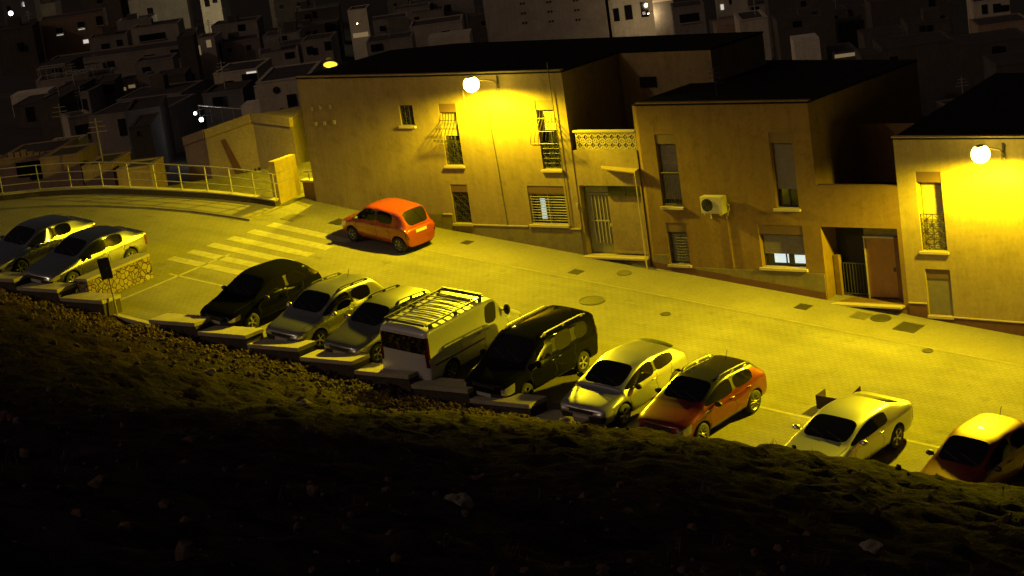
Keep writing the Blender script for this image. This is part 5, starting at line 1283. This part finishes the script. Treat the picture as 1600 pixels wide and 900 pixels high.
def make_car(name, label, cat, S, paint, pos, heading, group=None, rim='rim', spokes=5, roof=None):
    root = empty(name, (0, 0, 0), label, cat, group)
    v, f, mids, rowof = car_cage(S)
    me = bpy.data.meshes.new('cage'); me.from_pydata(v, [], f)
    slots = [paint, M['car_glass'], M['car_glass'], M['car_glass'], M['trimblack'], M['dark'], M['headlight'], M['taillight'], roof or paint]
    for x in slots: me.materials.append(x)
    me.polygons.foreach_set('material_index', mids)
    bm = bmesh.new(); bm.from_mesh(me); bmesh.ops.recalc_face_normals(bm, faces=bm.faces)
    bm.edges.ensure_lookup_table()
    cl = bm.edges.layers.float.get('crease_edge') or bm.edges.layers.float.new('crease_edge')
    for e in bm.edges:                       # keep the edges of the glass a little crisp
        k = {x.material_index for x in e.link_faces}
        if len(k) > 1 and k & {1, 2, 3}: e[cl] = .97
        elif len(k) > 1 and k & {6, 7}: e[cl] = .5
        elif S['type'] == 'van' and S.get('boxy') and {rowof[x.index] for x in e.verts} <= {7} and e.verts[0].co.y * e.verts[1].co.y > 0: e[cl] = .7
        elif {rowof[x.index] for x in e.verts} <= {4} and e.verts[0].co.y * e.verts[1].co.y > 0: e[cl] = .45
    bm.to_mesh(me); bm.free()
    t = bpy.data.objects.new('cage', me); col.objects.link(t)
    md = t.modifiers.new('s', 'SUBSURF'); md.levels = 2; md.render_levels = 2
    full = eval_mesh(t)
    bvh = BVHTree.FromPolygons([x.co for x in full.vertices], [tuple(p.vertices) for p in full.polygons])
    # wheel arches
    L, Wd = S['L'], S['W'] / 2; r = S['r']; xf = L / 2 - S['fo']; xr = xf - S['wb']; ra = r + S.get('gap', .055)
    cme = MB()
    for x in (xf, xr):
        for s in (-1, 1):
            y0, y1 = sorted((s * (Wd - .30), s * (Wd + .3)))
            n0 = len(cme.v); k = 32
            for y in (y0, y1):
                for i in range(k): a = 2 * math.pi * i / k; cme.v.append((x + ra * math.cos(a), y, r + .01 + ra * math.sin(a)))
            cme.f += [tuple(n0 + i for i in range(k)), tuple(n0 + k + i for i in reversed(range(k)))] + [(n0 + (i + 1) % k, n0 + i, n0 + k + i, n0 + k + (i + 1) % k) for i in range(k)]
            cme.mi += [5] * (k + 2)
    cut = cme.build('cut', slots, None)
    bm = bmesh.new(); bm.from_mesh(cut.data); bmesh.ops.recalc_face_normals(bm, faces=bm.faces); bm.to_mesh(cut.data); bm.free()
    bo = t.modifiers.new('b', 'BOOLEAN'); bo.operation = 'DIFFERENCE'; bo.object = cut; bo.solver = 'EXACT'
    done = eval_mesh(t)
    for o in (t, cut): bpy.data.objects.remove(o)
    # parts
    ids = {k: [] for k in range(9)}
    for p in done.polygons:
        c = p.center
        if p.material_index in (0, 4, 8):
            for x in (xf, xr):
                if math.hypot(c.x - x, c.z - r - .01) < ra - .004 and abs(c.y) < Wd - .02 and abs(c.y) > Wd - .45: p.material_index = 5
        ids[p.material_index].append(p.index)
    body = sub_obj('body', done, ids[0] + ids[4] + ids[5] + ids[8], [paint, M['trimblack'], M['dark'], roof or paint], root, {0: 0, 4: 1, 5: 2, 8: 3})
    for nm, k in (('windshield', 1), ('side_window', 2), ('rear_window', 3)):
        for comp in comp_split(done, {k}): sub_obj(nm, done, comp, [M['car_glass']], root)
    for nm, k, mm in (('headlight', 6, 'headlight'), ('tail_light', 7, 'taillight')):
        for comp in comp_split(done, {k}): sub_obj(nm, done, comp, [M[mm]], root)
    # wheels
    for x in (xf, xr):
        for s in (-1, 1): make_wheel(root, x, s * (Wd - .115), r, .20, s, rim, spokes)
    # grille, plates, seams
    hf = S['hood_front']
    patch(bvh, 'grille', M['trimblack'], root, [(0, .38, hf - .20), (0, -.38, hf - .20), (0, -.42, hf - .10), (0, .42, hf - .10)], (-1, 0, 0), 10, 2)
    patch(bvh, 'number_plate', M['plate'], root, [(0, .26, .40), (0, -.26, .40), (0, -.26, .51), (0, .26, .51)], (-1, 0, 0), 6, 1, .012)
    pz = S.get('rear_plate', .72)
    patch(bvh, 'number_plate', M['plate'], root, [(0, -.26, pz), (0, .26, pz), (0, .26, pz + .11), (0, -.26, pz + .11)], (1, 0, 0), 6, 1, .012)
    if S['type'] == 'van' and S.get('tail_high'):
        for s in (-1, 1): patch(bvh, 'tail_light', M['taillight'], root, [(0, s * (Wd - .16), .75), (0, s * (Wd - .05), .75), (0, s * (Wd - .09), 1.2), (0, s * (Wd - .18), 1.2)], (1, 0, 0), 2, 6, .012)
    lines = []
    for s in (-1, 1):
        d = (0, -s, 0); bz_ = lambda dd: lin(S['belt_f'], S['belt_r'], (dd - S['cowl']) / (S['gb'] - S['cowl']))
        for dd in S['seams']:
            sm = MB(); lines.append(sm)
            strip_on(bvh, sm, [(L / 2 - dd + .05 * math.sin(q * 2.), 0, lin(.30, bz_(dd) - .02, q / 6)) for q in range(7)], d, .014)
        if len(S['seams']) > 1:
            a, b = S['seams'][0], S['seams'][-1]
            sm = MB(); lines.append(sm)
            strip_on(bvh, sm, [(L / 2 - lin(a, b, q / 10), 0, .31) for q in range(11)], d, .014)
    # bonnet shut line
    sm = MB(); lines.append(sm)
    strip_on(bvh, sm, [(L / 2 - lin(.35, S['cowl'] - .05, q / 6), Wd * lin(.72, .84, q / 6), 3) for q in range(7)], (0, 0, -1), .012)
    sm = MB(); lines.append(sm)
    strip_on(bvh, sm, [(L / 2 - lin(.35, S['cowl'] - .05, q / 6), -Wd * lin(.72, .84, q / 6), 3) for q in range(7)], (0, 0, -1), .012)
    for sm in lines:
        if sm.f: sm.build('shut_line', M['dark'], root)
    for s in (-1, 1):
        for dd in S['handles']:
            z = lin(S['belt_f'], S['belt_r'], (dd - S['cowl']) / (S['gb'] - S['cowl'])) - .11
            h = bvh.ray_cast(Vector((L / 2 - dd, s * 4, z)), Vector((0, -s, 0)), 8)
            if h[0] is None: continue
            m = MB(); m.tube([(-.09, 0, 0), (-.07, s * .028, .0), (.07, s * .028, .0), (.09, 0, 0)], .013, 6); o = m.build('handle', M['chrome'] if S.get('chrome') else paint, root, smooth=True); o.location = h[0]
        # mirror
        x = L / 2 - S['mirror']; z = S['belt_f'] + .06 + S.get('mz', 0)
        m = MB(); P = []
        for i in range(9):
            a = -math.pi / 2 + math.pi * i / 8; ring = []
            for k in range(13):
                b = 2 * math.pi * k / 12
                ring.append((x + .085 * math.cos(a) * math.cos(b), s * (Wd + .09) + .115 * math.sin(a), z + .075 * S.get('ms', 1) * math.cos(a) * math.sin(b) * 1.0))
            P.append(ring)
        m.grid(P); m.tube([(x - .01, s * (Wd - .10), z - .05), (x - .005, s * (Wd + .04), z - .02)], .025, 6)
        m.build('side_mirror', M['trimblack'] if S.get('black_mirrors') else paint, root, smooth=True)
    # antenna
    if S.get('antenna'):
        da = S['antenna']; h = bvh.ray_cast(Vector((L / 2 - da, 0, 4)), Vector((0, 0, -1)), 6)
        m = MB(); m.tube([h[0], h[0] + Vector((-.10, 0, .28))], .008, 5); m.build('antenna', M['trimblack'], root)
    if S.get('rails'):
        for s in (-1, 1):
            pts = []
            for q in range(13):
                dd = lin(S['wt'] + .18, S['rr'] - .12, q / 12); h = bvh.ray_cast(Vector((L / 2 - dd, s * Wd * S.get('rw', .7) * .93, 4)), Vector((0, 0, -1)), 6)
                pts.append(h[0] + Vector((0, 0, .02 if q in (0, 12) else .065)))
            m = MB(); m.tube(pts, .02, 6)
            for q in (1, 6, 11): m.box(tuple(pts[q] - Vector((.05, .015, .08))), tuple(pts[q] + Vector((.05, .015, 0))))
            m.build('roof_rail', M[S['rails']], root, smooth=False)
    if S.get('wipers', 1):
        for y0, y1 in ((.55, -.02), (.0, -.50)):
            m = MB(); pts = []
            for q in range(5):
                y = lin(y0, y1, q / 4); h = bvh.ray_cast(Vector((L / 2 - S['cowl'] - .06 - .05 * q, y, 4)), Vector((0, 0, -1)), 6); pts.append(h[0] + Vector((0, 0, .012)))
            m.tube(pts, .009, 4)
            m.build('wiper', M['trimblack'], root)
    if S.get('spoiler'):
        m = MB(); P = []
        for i in range(9):
            y = lin(-.92, .92, i / 8) * Wd * .74; a = abs(i / 4 - 1)
            h = bvh.ray_cast(Vector((L / 2 - S['rr'] + .02, y, 4)), Vector((0, 0, -1)), 6)[0]
            P.append([h + Vector((.1, 0, .012)), h + Vector((0, 0, .035)), h + Vector((-.17 + .05 * a, 0, .02)), h + Vector((-.17 + .05 * a, 0, -.01)), h + Vector((0, 0, .0))])
        m.grid(P); m.build('spoiler', S['spoiler'] if not isinstance(S['spoiler'], int) else paint, root, smooth=True)
    # seat on the sloping street
    x, y = pos; n = Vector((G, -K, 1)).normalized(); a = R(heading)
    fx = Vector((math.cos(a), math.sin(a), 0)); fx.z = -(n.x * fx.x + n.y * fx.y) / n.z; fx.normalize(); ly = n.cross(fx)
    root.matrix_world = Matrix(((fx.x, ly.x, n.x, x), (fx.y, ly.y, n.y, y), (fx.z, ly.z, n.z, gz(x, y) + .006), (0, 0, 0, 1)))
    bpy.data.meshes.remove(full); bpy.data.meshes.remove(done)
    return root, bvh

def spec(**k): return k
HATCH = spec(type='hatch', L=4.05, W=1.72, H=1.45, zb=.2, hood_front=.74, cowl_z=.98, cowl=1.12, wt=1.85, peak=2.3, rr=3.55, gb=3.93, gbz=.99, belt_f=.90, belt_r=.96, fo=.80, wb=2.52, r=.305, roof_drop=.09,
             mid=[('side', 2.2), ('pillar', 2.44), ('side', 2.49), ('side', 2.95), ('paint', 3.38)], seams=[1.22, 2.46, 3.2], handles=[2.28, 3.1], mirror=1.45, rear_plate=.62, black_mirrors=False, wipers=1)
SEDAN = spec(type='sedan', L=4.5, W=1.76, H=1.43, zb=.19, hood_front=.72, cowl_z=.95, cowl=1.28, wt=2.0, peak=2.5, rr=3.58, gb=4.10, gbz=1.05, deck_z=1.02, belt_f=.89, belt_r=.96, fo=.88, wb=2.68, r=.31, roof_drop=.10,
             mid=[('side', 2.35), ('pillar', 2.56), ('side', 2.61), ('side', 3.0), ('paint', 3.34)], quarter='paint', seams=[1.32, 2.58, 3.32], handles=[2.45, 3.25], mirror=1.62, rear_plate=.74)
def S_(base, **k): d = dict(base); d.update(k); return d

P_red = carpaint('red_paint', (.27, .036, .014), .1, .4)
P_orange = carpaint('orange_red_paint', (.15, .014, .009), .45, .32)
P_maroon = carpaint('maroon_paint', (.10, .009, .008), .15, .45)
b_ = P_maroon.node_tree.nodes['Principled BSDF']; b_.inputs['Coat Weight'].default_value = .3; b_.inputs['Specular IOR Level'].default_value = .25
P_silver = carpaint('silver_paint', (.40, .40, .39), .85, .36)
P_silver2 = carpaint('pale_silver_paint', (.56, .56, .54), .85, .36)
P_saloon = carpaint('saloon_silver_paint', (.60, .60, .58), 1., .25)
P_grey = carpaint('grey_paint', (.26, .26, .24), .85, .36)
P_white = carpaint('white_paint', (.50, .50, .48), 0., .4)
P_black = carpaint('black_paint', (.005, .005, .0055), 0., .5)
P_dark = carpaint('dark_grey_paint', (.007, .007, .007), 0., .5)
for p_ in (P_black, P_dark):
    b_ = p_.node_tree.nodes['Principled BSDF']; b_.inputs['Specular IOR Level'].default_value = 0.; b_.inputs['Coat Weight'].default_value = .16

ROW = 'cars parked nose to the retaining wall'
# small red hatchback left on the pavement side
make_car('parked_car', 'small red hatchback parked alone by the corner house wall next to the zebra crossing', 'car',
         S_(HATCH, L=3.5, W=1.50, H=1.49, hood_front=.76, cowl_z=.98, cowl=.86, wt=1.42, peak=1.95, rr=3.10, gb=3.40, gbz=.93, belt_f=.93, belt_r=.98, fo=.70, wb=2.34, r=.275, roof_drop=.06, rw=.78,
            mid=[('side', 1.7), ('pillar', 1.93), ('side', 2.0), ('side', 2.4), ('paint', 2.8)], seams=[.96, 1.97, 2.6], handles=[1.80, 2.5], mirror=1.08, rear_plate=.68, black_mirrors=True, antenna=1.5), P_red, (-9.9, -1.98), 176, rim='rim_dark', spokes=7)
make_car('parked_car', 'silver saloon half cut off at the left edge beyond the other silver saloon', 'car', S_(SEDAN, black_mirrors=True), P_saloon, (-20.0, -9.5), -91, ROW, spokes=6)
make_car('parked_car', 'nearer silver saloon parked against the rubble stone divider wall', 'car', S_(SEDAN, H=1.42, mid=[('side', 2.35), ('pillar', 2.57), ('side', 2.61), ('side', 3.0), ('paint', 3.36)], black_mirrors=True), P_saloon, (-17.3, -9.5), -90, ROW, spokes=6)
make_car('parked_car', 'glossy black hatchback at the left end of the row right of the empty bay', 'car', S_(HATCH, L=4.2, W=1.77, H=1.47, fo=.85, wb=2.58, quarter='side', black_mirrors=True, mid=[('side', 2.25), ('pillar', 2.51), ('side', 2.56), ('side', 3.05), ('paint', 3.5)], rr=3.62, gb=4.05), P_black, (-8.75, -9.5), -91, ROW)
make_car('parked_car', 'silver hatchback with dark roof strips and an antenna beside the black hatchback', 'car', S_(HATCH, L=4.2, W=1.75, H=1.47, rails='trimblack', antenna=3.2, fo=.85, wb=2.58, rr=3.65, gb=4.08), P_silver, (-5.75, -9.6), -90, ROW)
make_car('parked_car', 'dull grey hatchback squeezed between the silver hatchback and the white van', 'car', S_(HATCH, L=4.15, W=1.74, H=1.47, rails='trimblack', rr=3.62, gb=4.0), P_grey, (-3.3, -9.6), -91, ROW)
VAN = spec(type='van', L=4.85, W=1.92, H=1.90, zb=.24, hood_front=.92, cowl_z=1.18, cowl=.86, wt=1.55, peak=2.2, rr=4.6, gb=4.8, gbz=1.2, belt_f=1.10, belt_r=1.16, fo=.86, wb=3.0, r=.33, roof_drop=.02, rw=.90, boxy=True,
           mid=[('side', 1.75), ('paint', 2.12), ('paint', 2.9), ('paint', 3.8)], seams=[1.0, 2.2, 3.35], handles=[2.06, 2.4], mirror=1.16, rear_plate=.50, black_mirrors=True, tail_high=True, ms=2.3, mz=.2, wipers=1)
van, vb = make_car('parked_van', 'white panel van with a slatted roof rack and its back to the hillside', 'van', VAN, P_white, (-.55, -9.5), 92, ROW, rim='rim_dark', spokes=7)
# roof rack of the van
rk = MB(); L = VAN['L']
for i in range(10):
    d = 2.0 + 2.6 * i / 9
    pts = []
    for q in range(7):
        y = lin(-.76, .76, q / 6); h = vb.ray_cast(Vector((L / 2 - d, y * .97, 4)), Vector((0, 0, -1)), 6)[0]; pts.append((h.x, y, 1.985))
    rk.tube(pts, .019, 6)
for s in (-1, 1):
    rk.tube([(L / 2 - 1.9, s * .78, 1.99), (L / 2 - 4.68, s * .78, 1.99)], .03, 6)
    for d in (2.1, 3.3, 4.5): rk.box((L / 2 - d - .06, s * .78 - .03, 1.75), (L / 2 - d + .06, s * .78 + .03, 1.97))
rk.box((L / 2 - 2.0, -.74, 1.98), (L / 2 - 1.93, .74, 2.07)); rk.tube([(L / 2 - 4.7, -.7, 2.0), (L / 2 - 4.7, .7, 2.0)], .04, 8)
rk.build('roof_rack', M['trimblack'], van)
for sd in (1, -1):
    mb = MB(); strip_on(vb, mb, [(-lin(-.2, 2.2, q / 8), 0, .78) for q in range(9)], (0, sd, 0), .05, .012); mb.build('side_moulding', M['trimblack'], van)
MPV = spec(type='van', L=4.4, W=1.83, H=1.68, zb=.22, hood_front=.86, cowl_z=1.09, cowl=1.0, wt=1.72, peak=2.3, rr=4.16, gb=4.3, gbz=1.05, belt_f=1.02, belt_r=1.08, fo=.86, wb=2.72, r=.315, roof_drop=.03, rw=.80,
           mid=[('side', 2.0), ('pillar', 2.22), ('side', 2.32), ('side', 2.75), ('pillar', 3.15), ('side', 3.24), ('paint', 3.95)], seams=[1.12, 2.26, 3.2], handles=[2.1, 2.45], mirror=1.32, rear_plate=.6, tail_high=True, rails='lamp_body', ms=1.4, chrome=True)
make_car('parked_car', 'black high roofed family van with roof rails beside the white van', 'car', MPV, P_dark, (2.55, -9.85), -90, ROW)
make_car('parked_car', 'bright silver hatchback with black rear spoiler left of the orange red crossover', 'car',
         S_(HATCH, L=4.25, W=1.77, H=1.45, hood_front=.76, cowl_z=1.0, cowl=1.02, wt=1.86, peak=2.35, rr=3.72, gb=4.1, gbz=1.06, belt_f=.92, belt_r=1.02, fo=.87, wb=2.62, r=.325, roof_drop=.13, mid=[('side', 2.25), ('pillar', 2.51), ('side', 2.56), ('side', 3.0), ('paint', 3.55)], seams=[1.2, 2.53, 3.3], handles=[2.38], mirror=1.45, spoiler=M['trimblack'], black_mirrors=True), P_silver2, (5.85, -9.85), -88.5, ROW)
make_car('parked_car', 'orange red crossover with black roof and ten spoke wheels', 'car',
         S_(HATCH, L=4.14, W=1.78, H=1.50, zb=.24, hood_front=.84, cowl_z=1.06, cowl=1.06, wt=1.80, peak=2.3, rr=3.62, gb=3.98, gbz=1.07, belt_f=.96, belt_r=1.06, fo=.82, wb=2.57, r=.335, cladding=True, roof_color=True, mid=[('side', 2.15), ('pillar', 2.41), ('side', 2.46), ('side', 2.95), ('paint', 3.42)], rails='chrome', antenna=3.3, black_mirrors=True), P_orange, (8.5, -9.9), -91, ROW, spokes=10, roof=carpaint('black_roof', (.015, .015, .015), .2, .32))
make_car('parked_car', 'pale silver coupe with dark side glass in front of the brown open box', 'car',
         S_(SEDAN, L=4.72, W=1.84, H=1.34, hood_front=.70, cowl_z=.94, cowl=1.42, wt=2.22, peak=2.7, rr=3.74, gb=4.34, gbz=1.03, deck_z=1.0, fo=.98, wb=2.72, r=.335, roof_drop=.09, mid=[('side', 2.6), ('side', 2.95), ('paint', 3.3)], quarter='paint', seams=[1.55, 2.95], handles=[2.85], mirror=1.78, black_mirrors=False), P_silver2, (12.95, -10.1), -91, ROW)
make_car('parked_car', 'maroon hatchback at the right edge half hidden by the hillside', 'car', S_(HATCH, L=3.99, W=1.7, H=1.47, antenna=3.3, black_mirrors=True), P_maroon, (16.6, -9.9), -92, ROW, rim='rim', spokes=10)
